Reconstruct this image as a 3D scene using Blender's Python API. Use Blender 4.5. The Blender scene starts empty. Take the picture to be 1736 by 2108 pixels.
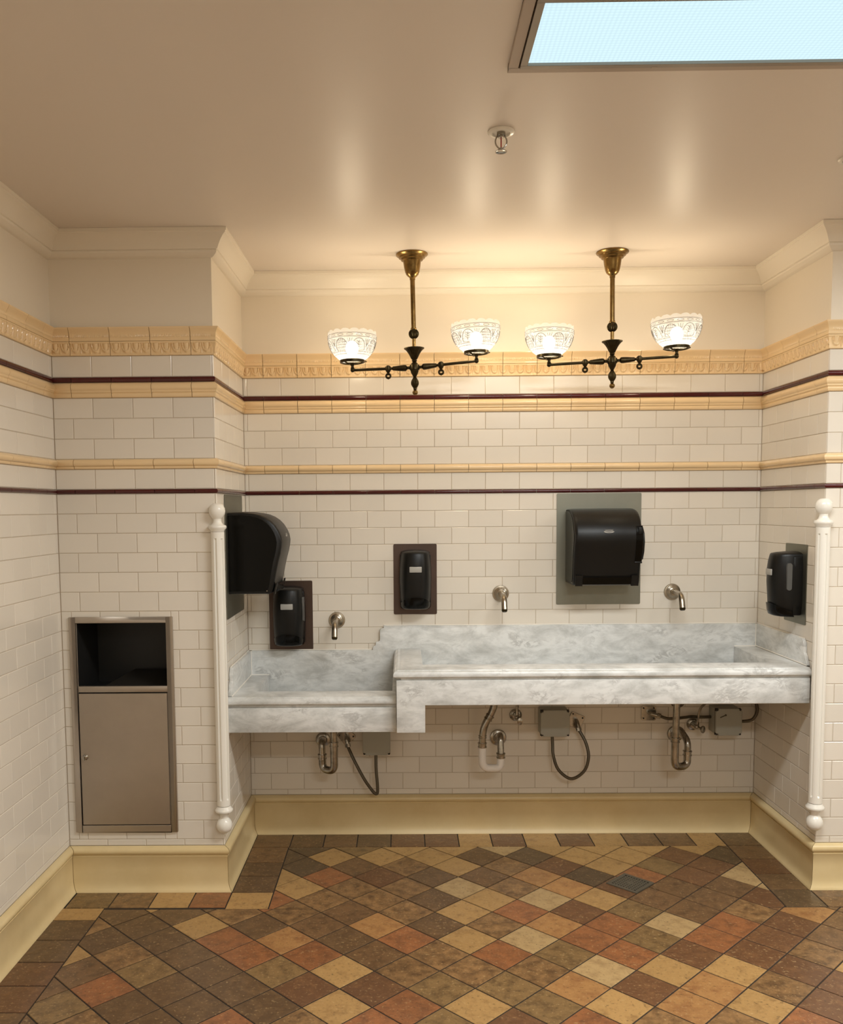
import bpy, bmesh, math, random
from mathutils import Vector, Matrix
random.seed(7)
sc = bpy.context.scene
COL = sc.collection
PI = math.pi

# ---------------------------------------------------------------- camera, world, light, exposure
cam_d = bpy.data.cameras.new('camera'); cam = bpy.data.objects.new('camera', cam_d); COL.objects.link(cam); sc.camera = cam
YAW, PITCH, ROLL = -0.0101, -0.0798, -0.0081
FPX, CX, CY = 1843.96, 810.73, 1192.81
cam_d.sensor_fit = 'HORIZONTAL'; cam_d.sensor_width = 36.0; cam_d.lens = FPX / 1736 * 36
cam_d.shift_x = (868 - CX) / 1736; cam_d.shift_y = (CY - 1054) / 1736
cam_d.clip_start = 0.02
fw = Vector((math.sin(YAW) * math.cos(PITCH), math.cos(YAW) * math.cos(PITCH), math.sin(PITCH)))
rt = Vector((math.cos(YAW), -math.sin(YAW), 0)); up = rt.cross(fw)
r2 = rt * math.cos(ROLL) + up * math.sin(ROLL); u2 = up * math.cos(ROLL) - rt * math.sin(ROLL)
cam.matrix_world = Matrix(((r2.x, u2.x, -fw.x, 0.6992), (r2.y, u2.y, -fw.y, -4.0957), (r2.z, u2.z, -fw.z, 1.517), (0, 0, 0, 1)))
wd = bpy.data.worlds.new('world'); sc.world = wd; wd.use_nodes = True
wd.node_tree.nodes['Background'].inputs[0].default_value = (0.9, 0.95, 1, 1); wd.node_tree.nodes['Background'].inputs[1].default_value = 0.0
sc.view_settings.view_transform = 'Standard'; sc.view_settings.look = 'None'; sc.view_settings.gamma = 1.0
sc.view_settings.use_curve_mapping = False; sc.view_settings.exposure = 0.0
BULB = 106.0
TROFFER_W = 42.0
TROFFER_COL = (0.97, 1.0, 0.99)
LENS = 1.06

# ---------------------------------------------------------------- materials
def lin(c):
    o = []
    for x in c:
        x /= 255.0
        o.append(x / 12.92 if x <= .04045 else ((x + .055) / 1.055) ** 2.4)
    return (*o, 1)
MATS = {}
def pbr(name, col, rough=.5, metal=0., bump=None, mott=None, rand=0., coat=0., spec=.5, coord='Object', aniso=0.):
    """col srgb; bump=(scale,strength); mott=(scale,col2,lo,hi[,detail]) noise mix; rand = per-object brightness spread"""
    m = bpy.data.materials.new(name); m.use_nodes = True; nt = m.node_tree; N = nt.nodes; L = nt.links
    b = N['Principled BSDF']; b.inputs['Roughness'].default_value = rough; b.inputs['Metallic'].default_value = metal
    b.inputs['Specular IOR Level'].default_value = spec; b.inputs['Coat Weight'].default_value = coat
    b.inputs['Base Color'].default_value = lin(col)
    tc = N.new('ShaderNodeTexCoord'); oi = N.new('ShaderNodeObjectInfo')
    vec = tc.outputs[coord]
    if rand or mott:
        ad = N.new('ShaderNodeVectorMath'); ad.operation = 'ADD'; ml = N.new('ShaderNodeVectorMath'); ml.operation = 'SCALE'
        cb = N.new('ShaderNodeCombineXYZ')
        for i in range(3): L.new(oi.outputs['Random'], cb.inputs[i])
        L.new(cb.outputs[0], ml.inputs[0]); ml.inputs['Scale'].default_value = 37.0
        L.new(tc.outputs[coord], ad.inputs[0]); L.new(ml.outputs[0], ad.inputs[1]); vec = ad.outputs[0]
    out = None
    if mott:
        n = N.new('ShaderNodeTexNoise'); n.inputs['Scale'].default_value = mott[0]; n.inputs['Detail'].default_value = mott[4] if len(mott) > 4 else 6; n.inputs['Roughness'].default_value = .62
        L.new(vec, n.inputs['Vector'])
        mr = N.new('ShaderNodeMapRange'); mr.inputs[1].default_value = mott[2]; mr.inputs[2].default_value = mott[3]; L.new(n.outputs['Fac'], mr.inputs[0])
        mx = N.new('ShaderNodeMix'); mx.data_type = 'RGBA'; mx.inputs[6].default_value = lin(col); mx.inputs[7].default_value = lin(mott[1]); L.new(mr.outputs[0], mx.inputs[0]); out = mx.outputs[2]
    if rand:
        mr2 = N.new('ShaderNodeMapRange'); mr2.inputs[3].default_value = 1 - rand; mr2.inputs[4].default_value = 1 + rand; L.new(oi.outputs['Random'], mr2.inputs[0])
        hs = N.new('ShaderNodeHueSaturation'); L.new(mr2.outputs[0], hs.inputs['Value'])
        if out: L.new(out, hs.inputs['Color'])
        else: hs.inputs['Color'].default_value = lin(col)
        out = hs.outputs[0]
    if out: L.new(out, b.inputs['Base Color'])
    if bump:
        nb = N.new('ShaderNodeTexNoise'); nb.inputs['Scale'].default_value = bump[0]; nb.inputs['Detail'].default_value = 3; L.new(vec, nb.inputs['Vector'])
        bp = N.new('ShaderNodeBump'); bp.inputs['Strength'].default_value = bump[1]; bp.inputs['Distance'].default_value = bump[2] if len(bump) > 2 else .01; L.new(nb.outputs['Fac'], bp.inputs['Height']); L.new(bp.outputs[0], b.inputs['Normal'])
    MATS[name] = m
    return m
M_TILE = pbr('glazed_cream_tile', (227, 219, 206), .16, rand=.035, bump=(9, .05))
M_GROUT = pbr('grout', (188, 172, 150), .9)
M_MAROON = pbr('maroon_glaze', (74, 22, 22), .12, rand=.12, bump=(14, .05))
M_YEL = pbr('buff_yellow_glaze', (238, 208, 162), .17, rand=.03, bump=(12, .05))
M_PLASTER = pbr('cream_wall_paint', (234, 223, 204), .42, bump=(60, .06, .003))
M_CROWN = pbr('crown_paint', (238, 229, 213), .4)
M_CEIL = pbr('ceiling_gloss_paint', (230, 220, 209), .37, bump=(7, .035, .02), spec=.5)
M_BASE = pbr('buff_cove_base', (226, 204, 156), .33, mott=(5, (216, 192, 142), .35, .7), bump=(30, .03))
M_CAULK = pbr('white_post_paint', (238, 234, 224), .22, bump=(30, .03))
M_STEEL = pbr('brushed_stainless', (186, 176, 164), .46, 1., mott=(3, (172, 162, 150), .3, .7), bump=(5, .02))
M_STEEL2 = pbr('satin_steel_plate', (138, 138, 126), .46, 1., mott=(4, (128, 127, 116), .3, .75))
M_STEEL3 = pbr('dark_steel_plate', (96, 82, 76), .42, 1., mott=(4, (80, 68, 62), .3, .75))
M_NICKEL = pbr('brushed_nickel', (178, 168, 152), .28, 1., mott=(60, (156, 146, 130), .35, .7))
M_CHROME = pbr('worn_chrome_pipe', (178, 174, 166), .2, 1., mott=(26, (118, 112, 102), .45, .72))
M_DKMETAL = pbr('dark_bronze', (66, 58, 40), .38, 1., mott=(40, (44, 38, 26), .4, .7))
M_BRASS = pbr('antique_brass', (142, 114, 68), .27, 1., mott=(30, (98, 78, 46), .35, .75))
M_BLACK = pbr('black_plastic', (12, 12, 11), .38, spec=.32, bump=(160, .05, .002))
M_BLACKG = pbr('gloss_black_plastic', (7, 7, 6), .16, spec=.18)
M_DARK = pbr('dark_interior_steel', (26, 25, 24), .5)
M_BADGE = pbr('pale_badge', (168, 166, 160), .4)
M_WINDOW = pbr('smoky_window', (96, 96, 94), .25)
M_BOX = pbr('grey_plastic_box', (166, 165, 154), .5)
M_BOXD = pbr('box_gasket', (38, 34, 28), .6)
M_HOSE = pbr('ribbed_conduit', (92, 84, 70), .42, .6)
M_PVC = pbr('white_pvc', (242, 238, 234), .4)
M_RED = pbr('red_glass_bulb', (150, 20, 24), .15)
M_DRAIN = pbr('cast_drain', (98, 91, 77), .5, .2)
M_HOLE = pbr('drain_void', (10, 9, 8), .9)
M_FRAME = pbr('fixture_frame_paint', (176, 160, 144), .4)
M_ALU = pbr('fixture_door_metal', (150, 140, 128), .4, .6)
M_FLGROUT = pbr('floor_grout', (50, 41, 32), .9)

def marble():
    m = bpy.data.materials.new('grey_veined_marble'); m.use_nodes = True; nt = m.node_tree; N = nt.nodes; L = nt.links; b = N['Principled BSDF']
    b.inputs['Roughness'].default_value = .3
    tc = N.new('ShaderNodeTexCoord'); mp = N.new('ShaderNodeMapping'); mp.inputs['Rotation'].default_value = (0, .35, .2); mp.inputs['Scale'].default_value = (1, 1, 2.1); L.new(tc.outputs['Object'], mp.inputs[0])
    n0 = N.new('ShaderNodeTexNoise'); n0.inputs['Scale'].default_value = 6.5; n0.inputs['Detail'].default_value = 10; n0.inputs['Roughness'].default_value = .68; n0.inputs['Distortion'].default_value = .35; L.new(mp.outputs[0], n0.inputs['Vector'])
    r0 = N.new('ShaderNodeValToRGB'); e = r0.color_ramp.elements; e[0].position = .34; e[0].color = lin((186, 187, 184)); e[1].position = .56; e[1].color = lin((227, 228, 226)); L.new(n0.outputs['Fac'], r0.inputs[0])
    n1 = N.new('ShaderNodeTexNoise'); n1.inputs['Scale'].default_value = 9; n1.inputs['Detail'].default_value = 8; n1.inputs['Roughness'].default_value = .72; n1.inputs['Distortion'].default_value = .8; L.new(mp.outputs[0], n1.inputs['Vector'])
    ab = N.new('ShaderNodeMath'); ab.operation = 'SUBTRACT'; L.new(n1.outputs['Fac'], ab.inputs[0]); ab.inputs[1].default_value = .5
    ab2 = N.new('ShaderNodeMath'); ab2.operation = 'ABSOLUTE'; L.new(ab.outputs[0], ab2.inputs[0])
    mr = N.new('ShaderNodeMapRange'); mr.inputs[1].default_value = 0; mr.inputs[2].default_value = .075; mr.inputs[3].default_value = 1; mr.inputs[4].default_value = 0; L.new(ab2.outputs[0], mr.inputs[0])
    n2 = N.new('ShaderNodeTexNoise'); n2.inputs['Scale'].default_value = 6.5; n2.inputs['Detail'].default_value = 3; L.new(mp.outputs[0], n2.inputs['Vector'])
    m2 = N.new('ShaderNodeMapRange'); m2.inputs[1].default_value = .53; m2.inputs[2].default_value = .66; m2.inputs[4].default_value = .5; L.new(n2.outputs['Fac'], m2.inputs[0])
    mu = N.new('ShaderNodeMath'); mu.operation = 'MULTIPLY'; L.new(mr.outputs[0], mu.inputs[0]); L.new(m2.outputs[0], mu.inputs[1])
    mx = N.new('ShaderNodeMix'); mx.data_type = 'RGBA'; L.new(mu.outputs[0], mx.inputs[0]); L.new(r0.outputs[0], mx.inputs[6]); mx.inputs[7].default_value = lin((122, 120, 116)); L.new(mx.outputs[2], b.inputs['Base Color'])
    return m
M_MARBLE = marble()

FCLS = {  # floor tile kinds: base, mottle, amount
    'D': ((96, 72, 48), (118, 90, 60), .45, .72), 'B': ((118, 88, 58), (90, 66, 44), .45, .68), 'O': ((132, 104, 66), (100, 77, 49), .45, .68),
    'T': ((174, 137, 86), (146, 111, 68), .5, .72), 'L': ((182, 152, 106), (154, 124, 84), .45, .72), 'R': ((152, 98, 60), (120, 78, 50), .42, .68),
    'P': ((172, 127, 78), (146, 100, 61), .43, .70), 'M': ((106, 73, 48), (128, 91, 59), .5, .72), 'G': ((86, 68, 48), (104, 82, 58), .5, .72),
    'S': ((150, 114, 73), (98, 72, 46), .36, .66)}
def floor_mat(k):
    c1, c2, lo, hi = FCLS[k]
    m = pbr('floor_tile_' + k, c1, .3, mott=(26, c2, lo, hi, 12), rand=.09, bump=(26, .30, .006))
    nt = m.node_tree; N = nt.nodes; L = nt.links; b = N['Principled BSDF']
    # fine pale and dark flecks in the glaze
    src = b.inputs['Base Color'].links[0].from_socket; vec = [n for n in N if n.bl_idname == 'ShaderNodeTexNoise'][0].inputs['Vector'].links[0].from_socket
    n = N.new('ShaderNodeTexNoise'); n.inputs['Scale'].default_value = 110; n.inputs['Detail'].default_value = 4; L.new(vec, n.inputs['Vector'])
    mr = N.new('ShaderNodeMapRange'); mr.inputs[1].default_value = .60; mr.inputs[2].default_value = .72; mr.inputs[4].default_value = .5; L.new(n.outputs['Fac'], mr.inputs[0])
    mx = N.new('ShaderNodeMix'); mx.data_type = 'RGBA'; L.new(mr.outputs[0], mx.inputs[0]); L.new(src, mx.inputs[6]); mx.inputs[7].default_value = lin((196, 166, 118))
    mr3 = N.new('ShaderNodeMapRange'); mr3.inputs[1].default_value = .40; mr3.inputs[2].default_value = .30; mr3.inputs[4].default_value = .5; L.new(n.outputs['Fac'], mr3.inputs[0])
    mx2 = N.new('ShaderNodeMix'); mx2.data_type = 'RGBA'; L.new(mr3.outputs[0], mx2.inputs[0]); L.new(mx.outputs[2], mx2.inputs[6]); mx2.inputs[7].default_value = lin((66, 50, 34)); L.new(mx2.outputs[2], b.inputs['Base Color'])
    return m
M_FLOOR = {k: floor_mat(k) for k in FCLS}

def emis(name, col, s):
    m = bpy.data.materials.new(name); m.use_nodes = True; nt = m.node_tree; nt.nodes.clear()
    e = nt.nodes.new('ShaderNodeEmission'); o = nt.nodes.new('ShaderNodeOutputMaterial'); e.inputs[0].default_value = (*col, 1); e.inputs[1].default_value = s; nt.links.new(e.outputs[0], o.inputs[0])
    return m
M_BULB = emis('warm_lit_bulb', (1.0, 0.83, 0.585), BULB)
def lens_mat():
    m = emis('lit_prismatic_lens', (0.69, 0.915, 0.985), LENS); nt = m.node_tree; N = nt.nodes; L = nt.links; e = [n for n in N if n.bl_idname == 'ShaderNodeEmission'][0]
    tc = N.new('ShaderNodeTexCoord'); v = N.new('ShaderNodeTexVoronoi'); v.inputs['Scale'].default_value = 95; v.inputs['Randomness'].default_value = 0; L.new(tc.outputs['Object'], v.inputs['Vector'])
    mr = N.new('ShaderNodeMapRange'); mr.inputs[1].default_value = 0; mr.inputs[2].default_value = .6; mr.inputs[3].default_value = LENS * 1.08; mr.inputs[4].default_value = LENS * .9; L.new(v.outputs['Distance'], mr.inputs[0]); L.new(mr.outputs[0], e.inputs[1])
    return m
M_LENS = lens_mat()
def shade_mat(name, clear, col):
    m = bpy.data.materials.new(name); m.use_nodes = True; nt = m.node_tree; N = nt.nodes; L = nt.links; N.clear()
    o = N.new('ShaderNodeOutputMaterial'); tr = N.new('ShaderNodeBsdfTransparent'); tl = N.new('ShaderNodeBsdfTranslucent'); df = N.new('ShaderNodeBsdfDiffuse'); gl = N.new('ShaderNodeBsdfGlossy')
    tr.inputs[0].default_value = (1, .98, .96, 1); tl.inputs[0].default_value = (*col, 1); df.inputs[0].default_value = (*col, 1); gl.inputs['Roughness'].default_value = .12
    a = N.new('ShaderNodeMixShader'); a.inputs[0].default_value = .45; L.new(tl.outputs[0], a.inputs[1]); L.new(df.outputs[0], a.inputs[2])
    b = N.new('ShaderNodeMixShader'); b.inputs[0].default_value = clear; L.new(a.outputs[0], b.inputs[1]); L.new(tr.outputs[0], b.inputs[2])
    c = N.new('ShaderNodeMixShader'); c.inputs[0].default_value = .05; L.new(b.outputs[0], c.inputs[1]); L.new(gl.outputs[0], c.inputs[2]); L.new(c.outputs[0], o.inputs[0])
    return m
M_SHADE = shade_mat('frosted_shade_glass', .66, (.40, .44, .50))
M_ETCH = shade_mat('etched_line_glass', .46, (.12, .11, .11))

# ---------------------------------------------------------------- geometry helpers
class Geo:
    def __init__(s): s.v = []; s.f = []
    def add(s, vs, fs):
        o = len(s.v); s.v += [tuple(v) for v in vs]; s.f += [tuple(i + o for i in f) for f in fs]; return s
    def box(s, x0, x1, y0, y1, z0, z1):
        return s.add([(x0, y0, z0), (x1, y0, z0), (x1, y1, z0), (x0, y1, z0), (x0, y0, z1), (x1, y0, z1), (x1, y1, z1), (x0, y1, z1)],
                     [(3, 2, 1, 0), (4, 5, 6, 7), (0, 1, 5, 4), (1, 2, 6, 5), (2, 3, 7, 6), (3, 0, 4, 7)])
    def prism(s, poly, f0, f1):
        """poly of 2d points; f0,f1 map 2d -> 3d for the two faces"""
        n = len(poly); vs = [f0(*p) for p in poly] + [f1(*p) for p in poly]
        return s.add(vs, [tuple(range(n))[::-1], tuple(range(n, 2 * n))] + [(i, (i + 1) % n, n + (i + 1) % n, n + i) for i in range(n)])
    def tube(s, path, r, n=12, cap=True):
        path = [Vector(p) for p in path]; m = len(path); rs = r if isinstance(r, (list, tuple)) else [r] * m
        t = [(path[min(i + 1, m - 1)] - path[max(i - 1, 0)]).normalized() for i in range(m)]
        a = Vector((0, 0, 1)) if abs(t[0].z) < .9 else Vector((1, 0, 0)); nrm = (a - t[0] * a.dot(t[0])).normalized()
        vs = []
        for i in range(m):
            nrm = (nrm - t[i] * nrm.dot(t[i])).normalized(); b = t[i].cross(nrm)
            for k in range(n):
                q = 2 * PI * k / n; vs.append(path[i] + (nrm * math.cos(q) + b * math.sin(q)) * rs[i])
        fs = [(i * n + k, i * n + (k + 1) % n, (i + 1) * n + (k + 1) % n, (i + 1) * n + k) for i in range(m - 1) for k in range(n)]
        if cap: fs += [tuple(range(n))[::-1], tuple(range((m - 1) * n, m * n))]
        return s.add(vs, fs)
    def lathe(s, prof, n=24, mat=None, mod=None, caps=True):
        """prof list of (r,z) from one end to the other; mod(k,n,r,z)->r"""
        vs = []
        for r, z in prof:
            for k in range(n):
                q = 2 * PI * k / n; rr = mod(q, r, z) if mod else r; p = Vector((rr * math.cos(q), rr * math.sin(q), z)); vs.append(mat @ p if mat else p)
        m = len(prof); fs = [(i * n + k, i * n + (k + 1) % n, (i + 1) * n + (k + 1) % n, (i + 1) * n + k) for i in range(m - 1) for k in range(n)]
        if caps: fs += [tuple(range(n))[::-1], tuple(range((m - 1) * n, m * n))]
        return s.add(vs, fs)
    def cyl(s, p0, p1, r, n=16, r1=None):
        return s.tube([p0, p1], [r, r if r1 is None else r1], n)
    def sphere(s, c, r, n=16, m=10, sz=1.):
        return s.lathe([(max(1e-4, r * math.sin(PI * i / m)), -r * sz * math.cos(PI * i / m)) for i in range(m + 1)], n, Matrix.Translation(c))
    def mesh(s, name, smooth=True, bevel=0, segs=2, angle=34):
        me = bpy.data.meshes.new(name); me.from_pydata(s.v, [], s.f)
        bm = bmesh.new(); bm.from_mesh(me)
        bmesh.ops.remove_doubles(bm, verts=bm.verts, dist=1e-6)
        bmesh.ops.recalc_face_normals(bm, faces=bm.faces)
        if bevel:
            ed = [e for e in bm.edges if len(e.link_faces) == 2 and e.calc_face_angle(0) > math.radians(28)]
            bmesh.ops.bevel(bm, geom=ed, offset=bevel, segments=segs, profile=.5, affect='EDGES', clamp_overlap=True)
        bm.to_mesh(me); bm.free()
        if smooth:
            for p in me.polygons: p.use_smooth = True
            me.set_sharp_from_angle(angle=math.radians(angle))
        return me
    def build(s, name, mat, parent=None, **k):
        me = s.mesh(name, **k); me.materials.append(mat); return place(name, me, parent)
def place(name, me, parent=None, mw=None):
    o = bpy.data.objects.new(name, me); COL.objects.link(o)
    if parent: o.parent = parent
    if mw is not None: o.matrix_local = mw
    return o
def tag(o, label, cat, group=None, kind=None):
    o['label'] = label; o['category'] = cat
    if group: o['group'] = group
    if kind: o['kind'] = kind
    return o
def struct(o, label, cat='wall'):
    o['kind'] = 'structure'; o['label'] = label; o['category'] = cat; return o
def thing(name, label, cat, loc=(0, 0, 0), rz=0, group=None, rot=None):
    o = bpy.data.objects.new(name, None); COL.objects.link(o); o.location = loc; o.empty_display_size = .05
    o.rotation_euler = rot if rot else (0, 0, rz)
    return tag(o, label, cat, group)
def bez(pts, n=10):
    """Catmull-Rom through points"""
    P = [Vector(p) for p in pts]; P = [2 * P[0] - P[1]] + P + [2 * P[-1] - P[-2]]; o = []
    for i in range(1, len(P) - 2):
        for k in range(n):
            t = k / n; a, b, c, d = P[i - 1], P[i], P[i + 1], P[i + 2]
            o.append(.5 * ((2 * b) + (c - a) * t + (2 * a - 5 * b + 4 * c - d) * t * t + (3 * b - a - 3 * c + d) * t ** 3))
    return o + [P[-2]]
def fillet(pts, r, n=6):
    """polyline with rounded corners"""
    P = [Vector(p) for p in pts]; o = [P[0]]
    for i in range(1, len(P) - 1):
        a = (P[i - 1] - P[i]); b = (P[i + 1] - P[i]); rr = r[i - 1] if isinstance(r, (list, tuple)) else r
        rr = min(rr, a.length * .49, b.length * .49); p0 = P[i] + a.normalized() * rr; p2 = P[i] + b.normalized() * rr
        for k in range(n + 1):
            t = k / n; o.append((1 - t) ** 2 * p0 + 2 * t * (1 - t) * P[i] + t * t * p2)
    return o + [P[-1]]

# ---------------------------------------------------------------- room outline: walls run left to right, the room on their right hand
ZC = 2.558; XL = -.638; XLR = -.018; XRR = 2.325; D = .6285
PATH = [(XL, -5.6), (XL, -D), (XLR, -D), (-.017, 0.), (XRR, 0.), (XRR, -D), (4.3, -D), (4.3, -5.6)]
NAMES = ['left', 'left_pier', 'left_return', 'back', 'right_return', 'right_pier', 'right', 'front']
class Seg:
    def __init__(s, i):
        n = len(PATH); s.A = Vector(PATH[i % n]); s.B = Vector(PATH[(i + 1) % n]); s.L = (s.B - s.A).length; s.d = (s.B - s.A).normalized(); s.n = Vector((s.d.y, -s.d.x))
SEG = [Seg(i) for i in range(8)]
def mitre(a, b): return (a.n + b.n) / (1 + a.n.dot(b.n))
for i, s in enumerate(SEG):
    s.m0 = mitre(SEG[i - 1], s).dot(s.d); s.m1 = mitre(s, SEG[(i + 1) % 8]).dot(s.d)
def wp(s, t, h, z):
    """point on wall s at distance t, h out of the wall, height z, mitred at both ends"""
    if t <= 1e-6: t = t + s.m0 * h
    elif t >= s.L - 1e-6: t = t + s.m1 * h
    p = s.A + s.d * t + s.n * h
    return (p.x, p.y, z)
def slab(g, s, t0, t1, z0, z1, h0, h1):
    vs = [wp(s, t, h, z) for z in (z0, z1) for h in (h0, h1) for t in (t0, t1)]
    return g.add(vs, [(0, 1, 3, 2), (4, 6, 7, 5), (0, 4, 5, 1), (2, 3, 7, 6), (0, 2, 6, 4), (1, 5, 7, 3)])
def trim(s, t0, t1, prof, nt=1, relief=None, g=None, gap=0.):
    """mesh of a moulding piece between t0 and t1; prof = (h,z) front chain from bottom to top"""
    g = g or Geo(); n = len(prof); vs = []
    for k in range(nt + 1):
        t = t0 + (t1 - t0) * k / nt
        for h, z in prof:
            hh = h + (relief(t, z) if relief else 0); p = wp(s, t, hh, z); q = gap if k == 0 else -gap if k == nt else 0; vs.append((p[0] + s.d.x * q, p[1] + s.d.y * q, p[2]))
    fs = [(k * n + i, (k + 1) * n + i, (k + 1) * n + i + 1, k * n + i + 1) for k in range(nt) for i in range(n - 1)]
    fs += [tuple(range(n)), tuple(range(nt * n, nt * n + n))[::-1]]
    return g.add(vs, fs)

# rows of the tiled walls, z from the floor up
U = .154; V = .07617; Z0 = 1.579
Z_BASE = .182
ROWS = []   # (z0, z1, parity)
for r in range(18): ROWS.append((Z0 - (r + 1) * V, Z0 - r * V, r % 2))
ROWS.append((Z_BASE, Z0 - 18 * V, 0))
ROWS += [(1.5968, 1.6739, 0), (1.7127, 1.7902, 0), (1.7902, 1.8678, 1), (1.8678, 1.9453, 0), (2.0242, 2.1035, 0)]
LINERS = [(Z0, 1.5968), (2.0032, 2.0242)]
BULL = (1.6739, 1.7127); RAIL = (1.9453, 2.0032); EGG = (2.1035, 2.1565); CORN = (2.1565, 2.2085)
H0 = -.0019
def liner_prof(z0, z1):
    a = z0 + .0008; b = z1 - .0008; return [(H0, a), (.001, a)] + [(.001 + .0065 * math.sin(PI * k / 6), a + (b - a) * (1 - math.cos(PI * k / 6)) / 2) for k in range(1, 6)] + [(.001, b), (H0, b)]
def sc_prof(pts, z0, z1): return [(h, z0 + .0006 + (z1 - z0 - .0012) * t) for h, t in pts]
P_BULL = [(H0, 0), (.003, 0), (.006, .06), (.007, .2), (.0065, .27), (.011, .30), (.0145, .4), (.0165, .55), (.0165, .68), (.014, .82), (.009, .93), (.003, 1), (H0, 1)]
P_RAIL = [(H0, 0), (.004, 0), (.0065, .05), (.0085, .16), (.0085, .26), (.0065, .30), (.0105, .34), (.012, .40), (.011, .46), (.013, .50), (.0165, .58), (.0175, .7), (.016, .82), (.011, .92), (.004, 1), (H0, 1)]
P_EGG = [(H0, 0), (.004, 0), (.0062, .04), (.0066, .10), (.0048, .14)] + [(.0040 + .0035 * (k / 16) ** 2, .16 + .68 * k / 16) for k in range(17)] + [(.0118, .87), (.0132, .90), (.0135, .97), (.0125, 1), (H0, 1)]
P_CORN = [(H0, 0), (.0125, 0), (.0135, .05), (.0135, .22), (.0125, .26), (.0125, .30), (.0125, .36), (.0125, .42), (.0135, .46), (.0145, .55), (.0165, .65), (.0195, .75), (.0225, .85), (.0245, .93), (.0245, 1), (.005, 1), (H0, 1)]
def egg_relief(t, z):
    a = (z - EGG[0]) / (EGG[1] - EGG[0])
    if a < .13 or a > .84: return 0
    w = U / 4; x = ((t / w) % 1 - .5) * 2        # -1..1 across an egg
    yy = (a - .84) / .66                           # 0 top .. -1 bottom
    rr = math.hypot(x / .52, yy / .88); rim = math.hypot(x / .90, yy)
    h = 0
    if rr < 1: h += .0068 * math.sqrt(1 - rr * rr)
    if .72 < rim < 1.0: h += .0052 * math.sin((rim - .72) / .28 * PI)
    if abs(x) > .93 and rim > 1: h += .0040 * (abs(x) - .93) / .07
    return h
def bead_relief(t, z):
    a = (z - CORN[0]) / (CORN[1] - CORN[0])
    if a < .29 or a > .43: return 0
    return .0022 * abs(math.sin(t / (U / 26) * PI))
TILE_CACHE = {}
def tile_mesh(w, h, mat, t=.0, c=.0018):
    k = (round(w, 4), round(h, 4), mat.name)
    if k not in TILE_CACHE:
        g = Geo(); a, b = w / 2, h / 2; a2, b2 = a - c, b - c; y0, y1, y2 = .003, .0012, 0.
        vs = [(-a, y0, -b), (a, y0, -b), (a, y0, b), (-a, y0, b), (-a, y1, -b), (a, y1, -b), (a, y1, b), (-a, y1, b), (-a2, y2, -b2), (a2, y2, -b2), (a2, y2, b2), (-a2, y2, b2)]
        fs = []
        for o in (0, 4): fs += [(o + i, o + (i + 1) % 4, o + 4 + (i + 1) % 4, o + 4 + i) for i in range(4)]
        fs += [(8, 9, 10, 11), (3, 2, 1, 0)]
        me = g.add(vs, fs).mesh('tile', smooth=False); me.materials.append(mat); TILE_CACHE[k] = me
    return TILE_CACHE[k]
GAP = .0019
def put_tile(s, wall, t0, t1, z0, z1, stuff=None):
    w = t1 - t0 - GAP; h = z1 - z0 - GAP
    if w < .004 or h < .004: return
    tm, zm = (t0 + t1) / 2, (z0 + z1) / 2; p = s.A + s.d * tm
    rz = math.atan2(s.d.y, s.d.x)
    if stuff is not None:
        me = tile_mesh(w, h, M_TILE); R = Matrix.Rotation(rz, 3, 'Z'); stuff.add([R @ v.co + Vector((p.x, p.y, zm)) for v in me.vertices], [tuple(q.vertices) for q in me.polygons]); return
    j = Matrix.Rotation(random.uniform(-1, 1) * .003, 4, 'X') @ Matrix.Rotation(random.uniform(-1, 1) * .002, 4, 'Z')
    place('tile', tile_mesh(w, h, M_TILE), wall, Matrix.Translation((p.x, p.y, zm)) @ Matrix.Rotation(rz, 4, 'Z') @ j)
def cuts(t0, t1, off):
    k = math.ceil((t0 - off) / U + 1e-4); o = [t0]
    while off + k * U < t1 - 1e-4:
        if off + k * U - o[-1] > .006: o.append(off + k * U)
        k += 1
    if t1 - o[-1] < .006 and len(o) > 1: o.pop()
    return o + [t1]
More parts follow.
